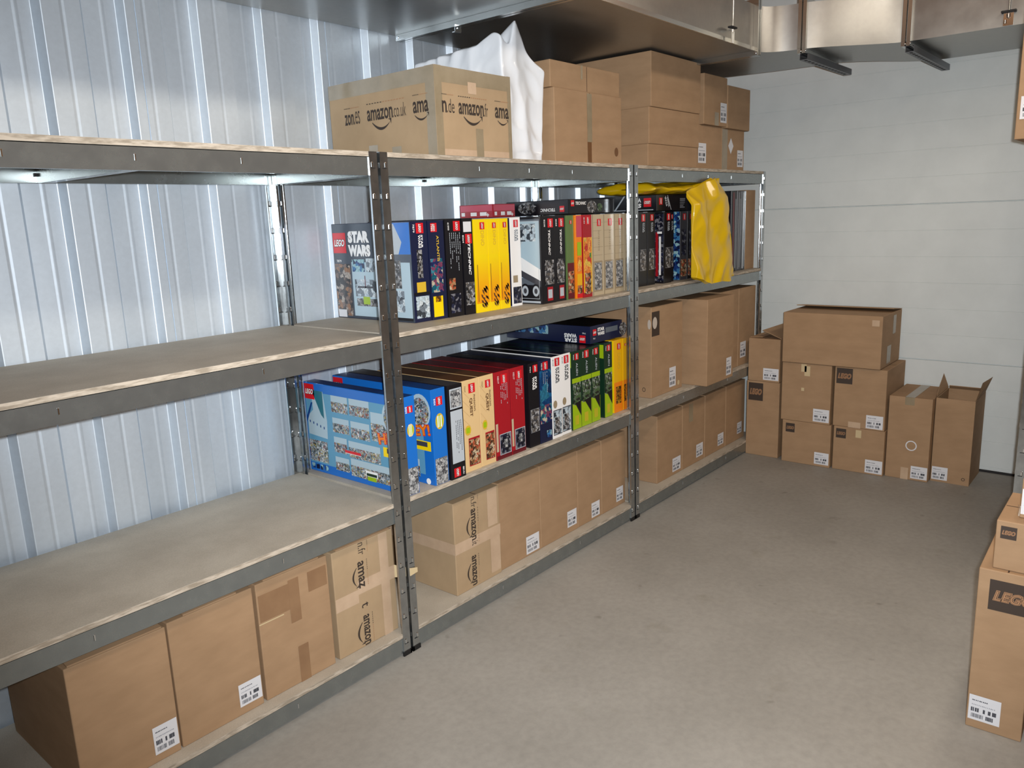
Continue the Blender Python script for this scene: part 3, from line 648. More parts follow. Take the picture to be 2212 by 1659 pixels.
def ex_open(root, F, w_, d, h):
    t = .004
    def fl_(A):
        m = MB(); B = [(x+.001, y, z+t) for x, y, z in A]
        m.add(A+B, [(0, 3, 2, 1), (4, 5, 6, 7), (0, 1, 5, 4), (1, 2, 6, 5), (2, 3, 7, 6), (3, 0, 4, 7)], CARD); m.build('open_flap', root)
    fl_([(0, 0, h), (0, d, h), (-.02, d, h+.11), (-.02+.0, .03, h+.0)] if False else [(.001, .0, h+.002), (.001, d, h+.002), (-.028, d-.01, h+.085), (-.006, .03, h+.014)])
    fl_([(w_-.002, .02, h-.002), (w_-.002, d, h-.002), (w_+.03, d-.02, h+.09), (w_+.01, .10, h+.085)])
    fl_([(0.006, d-.004, h), (w_-.006, d-.004, h), (w_-.01, d-.03, h+.02), (.01, d-.03, h+.02)])
    m = MB(); m.ell(F['front'], w_-.03, .035, .009, .009, PRINT, .001); m.ell(F['front'], w_-.03, .035, .006, .006, CARD, .0014); m.build('round_stamp', root)
fs('open brown carton with its flaps standing up at the right end of the pile', 3.065, -1.085, 0, .195, .30, .490, labels=[(FRONT, .004, .085, .012, .088)], extra=ex_open, open_top=True)
# ------------------------------------------------------------------ cartons at the right picture edge
G5 = 'cartons at the right picture edge'
def exw(root, F, w_, d, h):
    m = MB(); m.add([(-.006, .02, -.01), (.03, -.003, -.012), (.05, -.004, .04), (.0, .0, .035), (-.012, .06, .02)], [(0, 1, 2, 3), (0, 3, 4)], FILM); m.build('stretch_film', root)
carton('tall brown carton with big dark logo standing at the right picture edge', (.722, -1.692, 0), .145, .46, .520, R90+.02, logos=[(FRONT, .030, .155, .397, .492)], labels=[(FRONT, .005, .088, .028, .110)], group=G5, flap='y')
carton('brown carton with small dark logo lying on the tall one at the right edge', (.740, -1.722, .521), .22, .28, .148, R90, logos=[(FRONT, .012, .052, .095, .133)], group=G5, flap='x')
carton('small carton with big white label, topmost at the lower right edge', (.790, -1.770, .670), .17, .22, .118, R90, labels=[(FRONT, .002, .085, .012, .088)], logos=[(FRONT, .012, .05, .09, .116)], extra=exw, group=G5, flap='x')
carton('carton low in the lower right picture corner before the tall one', (.60, -1.872, 0), .25, .10, .42, R90, group=G5, flap='x')
carton('brown carton overhanging the top board at the upper right picture edge', (1.96, -1.505, LV[0]), .45, .45, .5, R90, labels=[(FRONT, .012, .11, .075, .16)], group=G5, flap='x')
carton('brown carton on the middle board of the unit across the aisle', (2.0, -1.66, LV[2]), .40, .5, .35, R90, labels=[(FRONT, .01, .09, .03, .11)], group=G5, flap='x')

# ------------------------------------------------------------------ retail boxes
def badge(root, fr, ca, cb, s_, rot, blurred=False):
    m = MB(); m.poly(fr, [(ca-s_/2, cb-s_/2), (ca+s_/2, cb-s_/2), (ca+s_/2, cb+s_/2), (ca-s_/2, cb+s_/2)], P['red'], .0012)
    m.text(fr, 'LEGO', ca, cb, s_*.84, s_*.40, P['black'], rot, .0016, .07, .25); m.text(fr, 'LEGO', ca, cb, s_*.80, s_*.34, P['white'], rot, .0020, .035, .25)
    o = m.build('logo_badge', root); o['label'] = 'red square badge with white lettering'
def toybox(label, x0, x1, y0, z0, h, base, cover=None, front=None, left=None, depth=None, group=None, top=None, rz=0, name='toy_set_box', cat='box'):
    w_ = x1-x0-.0015; d = depth or min(.48, .605-y0)
    root = thing(name, label, cat, (x0, y0, z0), rz, group); F = frames(w_, d, h)
    m = MB(); m.bbox(0, w_, 0, d, 0, h, base, .0015)
    if cover: m.rect(F['left'], .002, d-.002, .002, h-.002, cover, .0004)
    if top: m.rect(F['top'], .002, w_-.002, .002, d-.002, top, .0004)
    m.build('box_body', root)
    if front: front(root, F['front'], w_, h)
    if left: left(root, F['left'], d, h)
    return root
def part(root, name, fn, label=None):
    m = MB(); fn(m); o = m.build(name, root)
    if label: o['label'] = label
    return o
def spine(title=None, tmat=None, num=None, nmat=None, bs=.55, by=.93, th=None, tl=.25, ty=.72, picm=None, pr=None, extra=None, tb=.02, ts=0.0, frame_m=None, bx=.55):
    """generic spine: badge at the top, title and number read downwards, picture window low"""
    def fn(root, fr, w_, h):
        s_ = min(w_*bs, .038); badge(root, fr, w_*bx, h*by, s_, -90)
        if title:
            lines = title.split('|'); k = len(lines); hh = th or w_*.32
            def t(m):
                for i, ln in enumerate(lines): m.text(fr, ln, w_*.56-(i-(k-1)/2)*hh*1.15, h*ty, h*tl, hh, tmat, -90, .0016, tb, ts)
            part(root, 'title_lettering', t)
        if num: part(root, 'set_number', lambda m: m.text(fr, num, w_*.56-s_*.85, h*by, s_*.8, s_*.24, nmat or P['white'], -90, .0016, .01))
        if picm and pr:
            a0, a1, b0, b1 = pr
            def q(m):
                if frame_m: m.rect(fr, w_*a0-.0015, w_*a1+.0015, h*b0-.0015, h*b1+.0015, frame_m, .0009)
                m.rect(fr, w_*a0, w_*a1, h*b0, h*b1, picm, .0013)
            part(root, 'picture_panel', q)
        if extra: extra(root, fr, w_, h)
    return fn
def rects(name, *rs, label=None):
    """rs: (a0,a1,b0,b1,mat) fractions"""
    def fn(root, fr, w_, h): part(root, name, lambda m: [m.rect(fr, w_*a0, w_*a1, h*b0, h*b1, mt, .0008+.0002*i) for i, (a0, a1, b0, b1, mt) in enumerate(rs)], label)
    return fn
def textblock(a0, a1, b0, b1, cols, mat):
    def fn(root, fr, w_, h):
        def t(m):
            R = random.Random(int(a0*100)+cols)
            for i in range(cols):
                x = w_*(a0+(a1-a0)*(i+.5)/cols); ln = h*(b1-b0)*R.uniform(.5, 1.); y = h*b1; n = max(4, int(ln/.008))
                for j in range(n):
                    if R.random() < .85: m.rect(fr, x-.0013, x+.0013, y-ln*(j+.8)/n, y-ln*j/n, mat, .0014)
        part(root, 'small_text', t)
    return fn
def both(*fns): return lambda root, fr, w_, h: [f(root, fr, w_, h) for f in fns]
z2 = LV[1]; H2 = .377; GA = 'toy set boxes on the upper row'; GB = 'toy set boxes on the lower row'
K = P
# --- upper row
def sw_cover(root, fr, d, h):
    part(root, 'cover_background', lambda m: (m.rect(fr, .002, d-.002, .002, h-.002, gloss('slate', (58, 66, 78)), .0006), m.rect(fr, .11, d-.012, .012, h*.60, K['ice'], .0008), m.rect(fr, .004, .10, .01, h*.58, PIC['troops'], .0010), m.rect(fr, d-.14, d-.004, h*.68, h-.004, K['blue'], .0011), m.poly(fr, [(d-.14, h*.68), (d-.07, h*.68), (d-.05, h*.8), (d-.09, h*.98), (d-.14, h*.98)], K['silver'], .0013)))
    badge(root, fr, .045, h*.80, .08, 0)
    part(root, 'title_lettering', lambda m: (m.text(fr, 'STAR', .165, h*.86, .128, .046, K['white'], 0, .0016, .075), m.text(fr, 'WARS', .165, h*.72, .134, .046, K['white'], 0, .0016, .075)))
    part(root, 'set_number', lambda m: m.text(fr, '7879', .035, h*.61, .030, .010, K['white'], 0, .0016, .02))
    def pp(m):
        m.rect(fr, .115, .19, h*.50, h*.63, PIC['blue'], .0012); m.rect(fr, .20, .27, h*.50, h*.64, PIC['light'], .0012); m.rect(fr, .30, .40, h*.34, h*.62, PIC['mech'], .0012)
        m.rect(fr, .125, .26, h*.24, h*.42, PIC['light'], .0012); m.rect(fr, .14, .24, h*.33, h*.35, K['dgrey'], .0014); m.rect(fr, .185, .190, h*.33, h*.46, K['dred'], .0014)
        m.rect(fr, .13, .27, h*.14, h*.22, PIC['mech'], .0014); m.rect(fr, .30, .41, h*.10, h*.32, PIC['light'], .0012); m.rect(fr, .17, .21, h*.16, h*.24, K['lime'], .0016)
        m.rect(fr, .008, .06, h*.01, h*.09, WHITE, .0014); m.rect(fr, d-.12, d-.01, h*.015, h*.045, K['black'], .0014)
    part(root, 'picture_panel', pp)
toybox('space saga toy set box facing left behind the posts, white title on grey', .250, .337, .138, z2, H2, K['navy'], K['lead'], depth=.462, group=GA, top=K['black'],
       front=both(spine('STAR|WARS', K['white'], '7879', th=.011, tl=.13, ty=.80, bs=.5, tb=.03), rects('picture_panel', (.30, .62, .44, .72, PIC['mech']), (.1, .9, .04, .26, PIC['light']), (.0, 1, .27, .30, K['black'])), rects('seal_print', (.2, .75, .30, .40, K['gold']))), left=sw_cover)
toybox('dark teal undersea toy set box with gold title and yellow panel at its foot', .339, .424, .136, z2, H2, K['navy'], K['navy'], depth=.43, group=GA, top=K['black'],
       front=both(spine('ATLANTIS', K['gold'], '7985', th=.013, tl=.26, ty=.72, bs=.4, bx=.35, tb=.02), rects('picture_panel', (.05, .8, .28, .62, PIC['sea']), (.1, .72, .03, .24, K['yellow']), (.25, .6, .18, .24, PIC['dino']))))
toybox('black toy set box with a long block of small white text', .426, .516, .132, z2, H2+.004, K['black'], K['black'], group=GA, top=K['black'], depth=.45,
       front=both(spine(None, None, '41999', bs=.45, bx=.72, by=.925), textblock(.2, .95, .42, .86, 6, K['silver']), rects('picture_panel', (.1, .5, .28, .40, PIC['sepia']), (.15, .8, .04, .24, PIC['dark']))))
toybox('black technical toy set box with white sticker at its top', .518, .580, .128, z2, H2+.004, K['black'], K['black'], group=GA, top=K['black'], depth=.45,
       front=both(spine('TECHNIC', K['white'], '8264', th=.014, tl=.33, ty=.58, bs=.62, by=.79, tb=.03, ts=.2), rects('paper_sticker', (.1, .85, .86, .965, WHITE)), rects('picture_panel', (.1, .95, .10, .34, PIC['mech']))))
YG = grad('yellow', (236, 206, 4), (232, 150, 6), .30, .10); YG2 = grad('yellowlow', (232, 150, 6), (236, 206, 4), .07, .225)
def ydino(root, fr, w_, h):
    part(root, 'background_print', lambda m: m.rect(fr, .001, w_-.001, h*.10, h*.62, YG2, .0006))
    badge(root, fr, w_*.62, h*.93, w_*.36, -90)
    part(root, 'title_lettering', lambda m: m.text(fr, 'DINO', w_*.62, h*.80, h*.16, w_*.26, K['gold'], -90, .0016, .01))
    def c(m):
        R = random.Random(3)
        m.rect(fr, w_*.14, w_*.18, h*.12, h*.52, K['brown'], .0012)
        for i in range(16):
            a, b_ = w_*R.uniform(.25, .8), h*R.uniform(.06, .26); m.poly(fr, [(a, b_), (a+w_*R.uniform(.1, .22), b_-h*R.uniform(.01, .04)), (a+w_*.1, b_+h*.02), (a-w_*.04, b_+h*.03)], K['brown'], .0012)
    part(root, 'picture_panel', c)
toybox('yellow dinosaur toy set box next to the black box with white sticker', .583, .664, .126, z2, H2-.002, K['yellow'], K['yellow'], front=ydino, group=GA, depth=.45)
toybox('yellow dinosaur toy set box in the middle of the three on the upper row', .666, .732, .126, z2, H2-.002, K['yellow'], K['yellow'], front=ydino, group=GA, depth=.45)
toybox('yellow dinosaur toy set box beside the white spine on the upper row', .734, .798, .126, z2, H2-.002, K['yellow'], K['yellow'], front=ydino, group=GA, depth=.45)
toybox('toy set box with white spine and small dark picture at its foot, upper row', .826, .896, .140, z2, H2+.001, K['white'], K['navy'], group=GA, depth=.45,
       front=both(spine('STAR|WARS', K['lead'], '7876', th=.011, tl=.13, ty=.80, bs=.45, tb=.03), rects('seal_print', (.15, .6, .27, .35, K['stoned'])), rects('picture_panel', (.12, .92, .03, .22, PIC['dark']))))
def mix_cover(root, fr, d, h):
    def q(m):
        m.rect(fr, .01, d-.008, h*.20, h*.97, K['lead'], .0008); m.rect(fr, d-.15, d-.01, h*.30, h*.95, K['ice'], .0010)
        m.poly(fr, [(d-.16, h*.44), (d-.008, h*.27), (d-.008, h*.40), (d-.16, h*.60)], K['white'], .0014); m.poly(fr, [(d-.16, h*.36), (d-.008, h*.20), (d-.008, h*.27), (d-.16, h*.44)], K['dgrey'], .0014); m.frame(fr, d-.13, d-.014, h*.06, h*.95, .002, K['silver'], .0021)
        m.rect(fr, d-.14, d-.03, h*.72, h*.92, PIC['light'], .0014)
        for i in range(4): m.poly(fr, [(d-.15, h*(.66-.05*i)), (d-.15, h*(.67-.05*i)), (d-.06, h*(.90)), (d-.065, h*.9)], K['white'], .0013)
        m.rect(fr, .01, d-.01, h*.06, h*.22, K['black'], .0013)
        for cx in (d-.095, d-.035):
            m.ell(fr, cx, h*.15, .026, .032, K['black'], .0016); m.ell(fr, cx, h*.15, .018, .023, K['silver'], .0018); m.ell(fr, cx, h*.15, .009, .012, K['dgrey'], .0020)
        m.rect(fr, d-.13, d-.01, h*.012, h*.035, K['silver'], .0016)
    part(root, 'picture_panel', q)
toybox('black technical toy set box showing a silver truck tank and wheels on its side', .944, 1.046, .066, z2, H2+.001, K['black'], K['black'], group=GA, left=mix_cover, depth=.50, top=K['black'],
       front=both(spine('TECHNIC', K['white'], '8258', th=.014, tl=.29, ty=.70, bs=.42, by=.92, bx=.66, tb=.03, ts=.2, picm=PIC['mech'], pr=(.2, .85, .22, .5)), rects('red_print', (.35, .75, .03, .19, K['crimson']), (.4, .7, .06, .16, K['silver']))))
toybox('black technical toy set box right of the one with the tank picture', 1.048, 1.130, .072, z2, H2+.001, K['black'], K['black'], group=GA, top=K['black'],
       front=both(spine('TECHNIC', K['white'], '8258', th=.013, tl=.29, ty=.70, bs=.48, by=.92, bx=.62, tb=.03, ts=.2, picm=PIC['mech'], pr=(.15, .85, .22, .5)), rects('red_print', (.35, .8, .03, .19, K['crimson']), (.4, .75, .06, .16, K['silver']))))
toybox('dull green toy set box with brown lower part on the upper row', 1.132, 1.188, .066, z2, H2, K['green'], K['green'], group=GA,
       front=both(rects('picture_panel', (0.02, .98, .01, .44, K['dred']), (.1, .9, .08, .34, PIC['sepia'])), spine(None, None, bs=.3, by=.92)))
toybox('slim orange toy set box with red top and comic frames', 1.190, 1.236, .056, z2, H2, K['orange'], K['orange'], group=GA,
       front=both(rects('picture_panel', (.02, .98, .74, .99, K['pink']), (.15, .85, .52, .68, K['lime']), (.15, .85, .33, .5, PIC['toy']), (.05, .95, .10, .30, K['amber']), (.1, .9, .06, .16, PIC['sepia']), (0.02, .98, .01, .06, K['red']))))
toybox('red and orange toy set box with comic scene left of the stone coloured boxes', 1.238, 1.312, .052, z2, H2, K['crimson'], K['crimson'], group=GA,
       front=both(spine(None, None, '8197', bs=.5, by=.93), rects('picture_panel', (.02, .98, .06, .73, K['amber']), (.1, .9, .30, .73, PIC['toy']), (.15, .85, .04, .30, PIC['sepia']))))
def stone(root, fr, w_, h):
    def q(m):
        m.rect(fr, .0005, w_-.0005, .001, h-.001, K['stone'], .0006)
        R = random.Random(5)
        for i, zz in enumerate([.10, .2, .30, .41, .5, .60, .71, .8, .9]): m.rect(fr, 0, w_*R.uniform(.7, 1), h*zz, h*zz+.0016, K['stoned'], .0009)
        m.rect(fr, 0, w_*.08, 0, h, K['stoned'], .0011); m.rect(fr, w_*.1, w_*.9, h*.05, h*.43, K['stoned'], .0012); m.rect(fr, w_*.16, w_*.84, h*.07, h*.41, PIC['greyp'], .0014)
    part(root, 'picture_panel', q); badge(root, fr, w_*.62, h*.90, w_*.36, -90)
    part(root, 'title_lettering', lambda m: [m.rect(fr, w_*(.52+.02*(i % 3)), w_*.66, h*(.56+.023*i), h*(.57+.023*i), K['stoned'], .0015) for i in range(11)])
for i, (a, c, lb) in enumerate([(1.314, 1.406, 'stone coloured toy set box right of the red and orange one'), (1.408, 1.500, 'stone coloured toy set box second from the red and orange one'),
                (1.502, 1.593, 'stone coloured toy set box third from the red and orange one'), (1.595, 1.687, 'stone coloured toy set box half hidden by the second posts')]):
    toybox(lb, a, c, .052, z2, H2, K['stone'], K['stone'], front=stone, group=GA)
def swb(root, fr, w_, h):
    spine('STAR|WARS', K['silver'], None, th=.010, tl=.13, ty=.80, bs=.42, tb=.03, picm=PIC['mech'], pr=(.2, .85, .22, .50), frame_m=K['grey'])(root, fr, w_, h)
def sabre_cover(root, fr, d, h):
    part(root, 'picture_panel', lambda m: (m.rect(fr, d-.12, d-.004, .01, h-.01, PIC['dark'], .0008), m.rect(fr, d-.05, d-.035, h*.1, h*.72, K['crimson'], .001), m.rect(fr, d-.03, d-.018, h*.12, h*.66, K['white'], .0012), m.rect(fr, d-.04, d-.012, h*.70, h*.73, K['white'], .0014)))
toybox('black space toy set box just right of the second posts', 1.784, 1.872, .085, z2, H2, K['black'], K['black'], front=swb, group=GA)
toybox('black space toy set box second from the second posts', 1.876, 1.955, .085, z2, H2, K['black'], K['black'], front=swb, group=GA)
toybox('black space toy set box with red and white light beam picture on its side', 2.005, 2.090, .060, z2, H2, K['black'], K['black'], front=swb, left=sabre_cover, group=GA)
toybox('black space toy set box right of the one with the light beam picture', 2.092, 2.150, .080, z2, H2, K['black'], K['black'], front=swb, group=GA)
def tales(root, fr, w_, h):
    spine('TIE', K['gold'] if False else K['silver'], None, th=.010, tl=.02, ty=.60, bs=.42, tb=.03, picm=PIC['sepia'], pr=(.15, .85, .05, .32))(root, fr, w_, h)
def dk(root, fr, w_, h):
    badge(root, fr, w_*.55, h*.92, w_*.42, -90)
    part(root, 'picture_panel', lambda m: (m.rect(fr, w_*.2, w_*.8, h*.36, h*.74, PIC['dark'], .001), m.rect(fr, w_*.1, w_*.9, h*.05, h*.3, PIC['sepia'], .001)))
toybox('dark toy set box with blue side picture left of the yellow bag', 2.222, 2.306, .080, z2, H2, K['dgrey'], PIC['blue'], front=dk, group=GA)
toybox('dark brown toy set box touching the yellow bag', 2.308, 2.380, .080, z2, H2, K['black'], K['black'], front=dk, group=GA)
# flat dark books right of the bag
def glossy_stripes(mt):
    return lambda root, fr, w_, h: part(root, 'spine_print', lambda m: (m.rect(fr, w_*.25, w_*.55, .01, h-.01, mt, .0008), m.rect(fr, w_*.7, w_*.8, .02, h*.9, K['silver'], .001)))
toybox('tall black box between the yellow bag and the grey ones', 2.83, 2.915, .060, z2, .487, K['black'], K['black'], front=glossy_stripes(K['dred']), group=GA, depth=.45)
toybox('tall grey striped box right of the yellow bag', 2.917, 2.975, .060, z2, .487, K['dgrey'], K['black'], front=glossy_stripes(K['grey']), group=GA, depth=.45)
toybox('tall dark box with pale stripe beside the brown carton', 2.98, 3.045, .060, z2, .487, K['black'], K['black'], front=glossy_stripes(K['silver']), group=GA, depth=.45)
carton('tall narrow brown carton at the far end of the upper toy set row', (3.05, .06, z2), .135, .45, .492, 0, flap='y', group=GA)
# lying boxes on the upper row
zt = z2+H2+.0065
def lying(label, x0, y0, z, w_, d, h, name='toy_set_box', **k):
    return toybox(label, x0, x0+w_, y0, z, h, K['black'], K['black'], depth=d, group='toy set boxes lying on the rows', top=K['black'], **k)
def lyA_left(root, fr, d, h):
    part(root, 'title_lettering', lambda m: (m.text(fr, 'TECHNIC', d-.115, h*.32, .085, .014, K['white'], 180, .0016, .03, .2)))
    badge(root, fr, d-.035, h*.36, .026, 180)
    part(root, 'picture_panel', lambda m: (m.ell(fr, d-.235, h*.5, .055, h*.42, PIC['mech'], .001), m.ell(fr, .03, h*.5, .016, .02, K['silver'], .001), m.ell(fr, .03, h*.5, .012, .016, K['black'], .0014)))
def lyA_front(root, fr, w_, h):
    badge(root, fr, .03, h*.72, .026, 0)
    part(root, 'title_lettering', lambda m: m.text(fr, 'TECHNIC', .095, h*.72, .085, .014, K['white'], 0, .0016, .03, .2))
    part(root, 'picture_panel', lambda m: (m.ell(fr, .185, h*.45, .04, h*.42, PIC['mech'], .001), m.ell(fr, .25, h*.4, .022, h*.3, PIC['green'], .001), m.rect(fr, .29, .32, h*.2, h*.75, K['lead'], .001)))
lying('black technical toy set box lying flat on the spines, left of the pair', 1.150, .066, zt, .378, .36, .064, left=lyA_left, front=lyA_front)
def lyB_left(root, fr, d, h):
    badge(root, fr, d-.055, h*.55, .045, 180)
    part(root, 'title_lettering', lambda m: (m.text(fr, 'STAR', d-.135, h*.36, .085, .022, K['white'], 180, .0016, .05), m.text(fr, 'WARS', d-.135, h*.70, .085, .022, K['white'], 180, .0016, .05)))
    part(root, 'white_stripe', lambda m: (m.rect(fr, 0, d-.02, h*.06, h*.11, K['silver'], .001), m.poly(fr, [(d-.26, h*.1), (d-.25, h*.1), (d-.19, h), (d-.20, h)], K['silver'], .001)))
def lyB_front(root, fr, w_, h):
    badge(root, fr, .04, h*.6, .035, 90)
    part(root, 'title_lettering', lambda m: (m.text(fr, 'STAR', .095, h*.6, .055, .016, K['silver'], 110, .0016, .05), m.text(fr, 'WARS', .12, h*.55, .055, .016, K['silver'], 110, .0016, .05), m.poly(fr, [(.15, .004), (.155, .004), (.115, h-.003), (.11, h-.003)], K['silver'], .001)))
    part(root, 'small_text', lambda m: m.bars(fr, .25, .32, h*.15, h*.8, 6, K['grey'], False, .001))
lying('black space toy set box lying flat under the edge of the yellow bag', 1.938, .066, zt, .34, .48, .082, left=lyB_left, front=lyB_front)
def redl(root, fr, w_, h):
    part(root, 'picture_panel', lambda m: (m.rect(fr, .003, w_-.003, h*.5, h-.003, K['pink'], .001), m.bars(fr, .01, w_*.9, h*.15, h*.42, 3, K['white'], True, .001), m.text(fr, '+', w_*.85, h*.2, .016, .016, K['white'], 0, .0014, .03)))
toybox('small red toy set box lying at the back beyond the yellow boxes', .905, 1.06, .30, zt-.003, .058, K['crimson'], K['crimson'], front=redl, left=redl, depth=.2, group='toy set boxes lying on the rows')

# --- lower row
H3 = .370; z3b = LV[2]
PTEAL = gloss('airfield_blue', (92, 150, 182))
def city_cover(root, fr, d, h):
    def q(m):
        m.rect(fr, .003, d-.003, .003, h-.003, K['blue'], .0006)
        m.rect(fr, .006, d-.05, h*.10, h*.90, PTEAL, .0008)
        m.poly(fr, [(.045, h*.92), (.12, h*.92), (.135, h*.60), (.13, h*.40), (.012, h*.42), (.012, h*.62), (.05, h*.70)], K['ice'], .0010)
        m.poly(fr, [(.05, h*.92), (.118, h*.92), (.118, h*.62), (.10, h*.66)], K['teal'], .0012)
        m.poly(fr, [(.006, h*.55), (.05, h*.78), (.04, h*.78), (.006, h*.62)], K['dblue'], .0012)
        for i in range(5): m.ell(fr, .025+.022*i, h*(.565-.012*i), .0035, .006, K['dblue'], .0014, 8)
        m.rect(fr, .006, .125, h*.12, h*.36, PIC['city'], .0012)
        for i in range(4): m.rect(fr, .012+.028*i, .034+.028*i, h*.03, h*.09, PIC['blue'], .0014)
    part(root, 'cover_background', q)
    def pan(m):
        cells = [(.14, .235, .72, .90), (.245, .355, .72, .90), (.14, .235, .50, .66), (.245, .35, .48, .66), (.14, .215, .28, .45), (.225, .40, .26, .44), (.14, .22, .08, .23), (.23, .45, .06, .25), (.36, .46, .50, .80)]
        for i, (a0, a1, b0, b1) in enumerate(cells):
            a0, a1 = .17+(a0-.14)*1.05, .17+(a1-.14)*1.05
            m.rect(fr, a0, a1, h*b0, h*b1, K['ice'], .0014); m.rect(fr, a0, a1, h*b0, h*(b0+(b1-b0)*.62), PIC['city'], .0018)
        m.rect(fr, .235, .33, h*.30, h*.33, K['red'], .0022); m.rect(fr, .235, .33, h*.295, h*.30, K['white'], .0022)
        m.rect(fr, .35, .42, h*.10, h*.16, K['white'], .0022); m.rect(fr, .355, .415, h*.105, h*.135, K['dgreen'], .0024); m.rect(fr, .36, .41, h*.055, h*.10, K['lime'], .0022)
        m.ell(fr, d-.06, h*.77, .055, .065, K['ice'], .0020); m.ell(fr, d-.06, h*.76, .046, .054, PIC['city'], .0022); m.rect(fr, d-.12, d-.012, h*.36, h*.46, K['yellow'], .0022); m.rect(fr, d-.10, d-.03, h*.40, h*.45, K['dgrey'], .0024); m.ell(fr, d-.035, h*.035, .012, .012, K['white'], .002)
    part(root, 'picture_panel', pan)
    part(root, 'shout_lettering', lambda m: (m.text(fr, 'HEY!', d-.078, h*.56, .135, .046, K['red'], 8, .0026, .06), m.text(fr, 'HEY!', d-.078, h*.56, .13, .040, K['orange'], 8, .0030, .02)))
    badge(root, fr, .035, h*.90, .062, 0)
def city_spine(root, fr, w_, h):
    badge(root, fr, w_*.55, h*.87, w_*.45, -90)
    part(root, 'set_number', lambda m: m.text(fr, '8404', w_*.22, h*.87, .024, .009, K['white'], -90, .0016, .01))
    part(root, 'seal_print', lambda m: (m.ell(fr, w_*.52, h*.66, w_*.30, w_*.42, K['gold'], .001), m.ell(fr, w_*.52, h*.66, w_*.22, w_*.34, K['lime'], .0013), m.bars(fr, w_*.35, w_*.7, h*.60, h*.72, 3, K['white'], True, .0016)))
    part(root, 'picture_panel', lambda m: m.rect(fr, w_*.06, w_*.94, .002, h*.28, PIC['greyp'], .001))
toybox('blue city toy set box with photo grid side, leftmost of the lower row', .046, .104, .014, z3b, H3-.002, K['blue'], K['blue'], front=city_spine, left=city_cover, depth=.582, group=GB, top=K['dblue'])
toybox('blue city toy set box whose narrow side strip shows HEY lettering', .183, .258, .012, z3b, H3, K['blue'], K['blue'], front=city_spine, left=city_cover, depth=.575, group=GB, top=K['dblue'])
def exclusive(root, fr, w_, h):
    part(root, 'picture_panel', lambda m: (m.rect(fr, w_*.12, w_*.92, h*.75, h*.96, K['silver'], .001), m.rect(fr, w_*.18, w_*.86, h*.765, h*.945, PIC['greyp'], .0013), m.rect(fr, w_*.12, w_*.92, h*.17, h*.73, K['silver'], .001)))
    textblock(.4, .85, .2, .62, 4, K['dgrey'])(root, fr, w_, h)
    badge(root, fr, w_*.4, h*.07, w_*.45, 90)
    part(root, 'set_number', lambda m: m.text(fr, '10188', w_*.82, h*.07, .030, .009, K['white'], 90, .0016, .01))
toybox('black toy set box with pale grey text panel and badge at its foot', .262, .344, .004, z3b, H3, K['black'], K['black'], front=exclusive, group=GB, top=K['dgrey'], depth=.58)
def quest(root, fr, w_, h):
    badge(root, fr, w_*.60, h*.905, w_*.36, -90)
    part(root, 'title_lettering', lambda m: (m.text(fr, "PHARAOH'S", w_*.72, h*.74, h*.18, .010, K['brown'], -90, .0016, .02), m.text(fr, 'QUEST', w_*.52, h*.70, h*.20, .018, K['brown'], -90, .0016, .03)))
    part(root, 'set_number', lambda m: m.text(fr, '7327', w_*.22, h*.91, .024, .007, K['brown'], -90, .0016, .01))
    part(root, 'seal_print', lambda m: (m.ell(fr, w_*.30, h*.46, w_*.17, .020, K['gold'], .001), m.rect(fr, w_*.2, w_*.4, h*.43, h*.49, K['lime'], .0013)))
    def q(m):
        m.rect(fr, w_*.3, w_*.93, h*.06, h*.37, K['crimson'], .001); m.rect(fr, w_*.32, w_*.90, h*.07, h*.35, PIC['sepia'], .0013)
        for i in range(5): m.poly(fr, [(w_*.05, h*(.9-.1*i)), (w_*.05, h*(.905-.1*i)), (w_*.45, h*(.8-.1*i)), (w_*.45, h*(.795-.1*i))], K['sand'], .0009)
    part(root, 'picture_panel', q)
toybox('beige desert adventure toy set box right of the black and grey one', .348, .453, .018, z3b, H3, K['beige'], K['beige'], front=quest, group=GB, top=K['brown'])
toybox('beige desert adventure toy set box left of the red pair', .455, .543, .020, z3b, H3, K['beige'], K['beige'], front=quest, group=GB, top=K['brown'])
def diagon(root, fr, w_, h):
    badge(root, fr, w_*.62, h*.91, w_*.40, -90)
    part(root, 'set_number', lambda m: m.text(fr, '10217', w_*.25, h*.91, .030, .009, K['white'], -90, .0016, .01))
    textblock(.35, .85, .52, .86, 5, K['silver'])(root, fr, w_, h)
    part(root, 'picture_panel', lambda m: (m.rect(fr, .001, w_-.001, .001, h*.05, K['dred'], .0008), m.rect(fr, w_*.22, w_*.96, h*.05, h*.29, K['silver'], .001), m.rect(fr, w_*.25, w_*.93, h*.058, h*.282, PIC['dark'], .0013), m.rect(fr, w_*.5, w_*.72, h*.12, h*.22, K['greyp'] if 'greyp' in K else PIC['greyp'], .0016), m.rect(fr, 0, w_*.14, h*.1, h*.42, K['stone'], .001)))
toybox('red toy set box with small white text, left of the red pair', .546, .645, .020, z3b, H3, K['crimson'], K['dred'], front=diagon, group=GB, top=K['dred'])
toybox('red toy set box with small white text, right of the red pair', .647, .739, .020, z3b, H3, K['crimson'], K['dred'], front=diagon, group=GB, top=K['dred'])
toybox('black space toy set box with framed round ship picture on the lower row', .765, .838, .018, z3b, H3, K['black'], K['black'], group=GB, top=K['black'],
       front=spine('STAR|WARS', K['white'], '7754', th=.014, tl=.15, ty=.76, bs=.45, bx=.65, tb=.04, picm=PIC['mech'], pr=(.12, .95, .18, .45), frame_m=K['grey']))
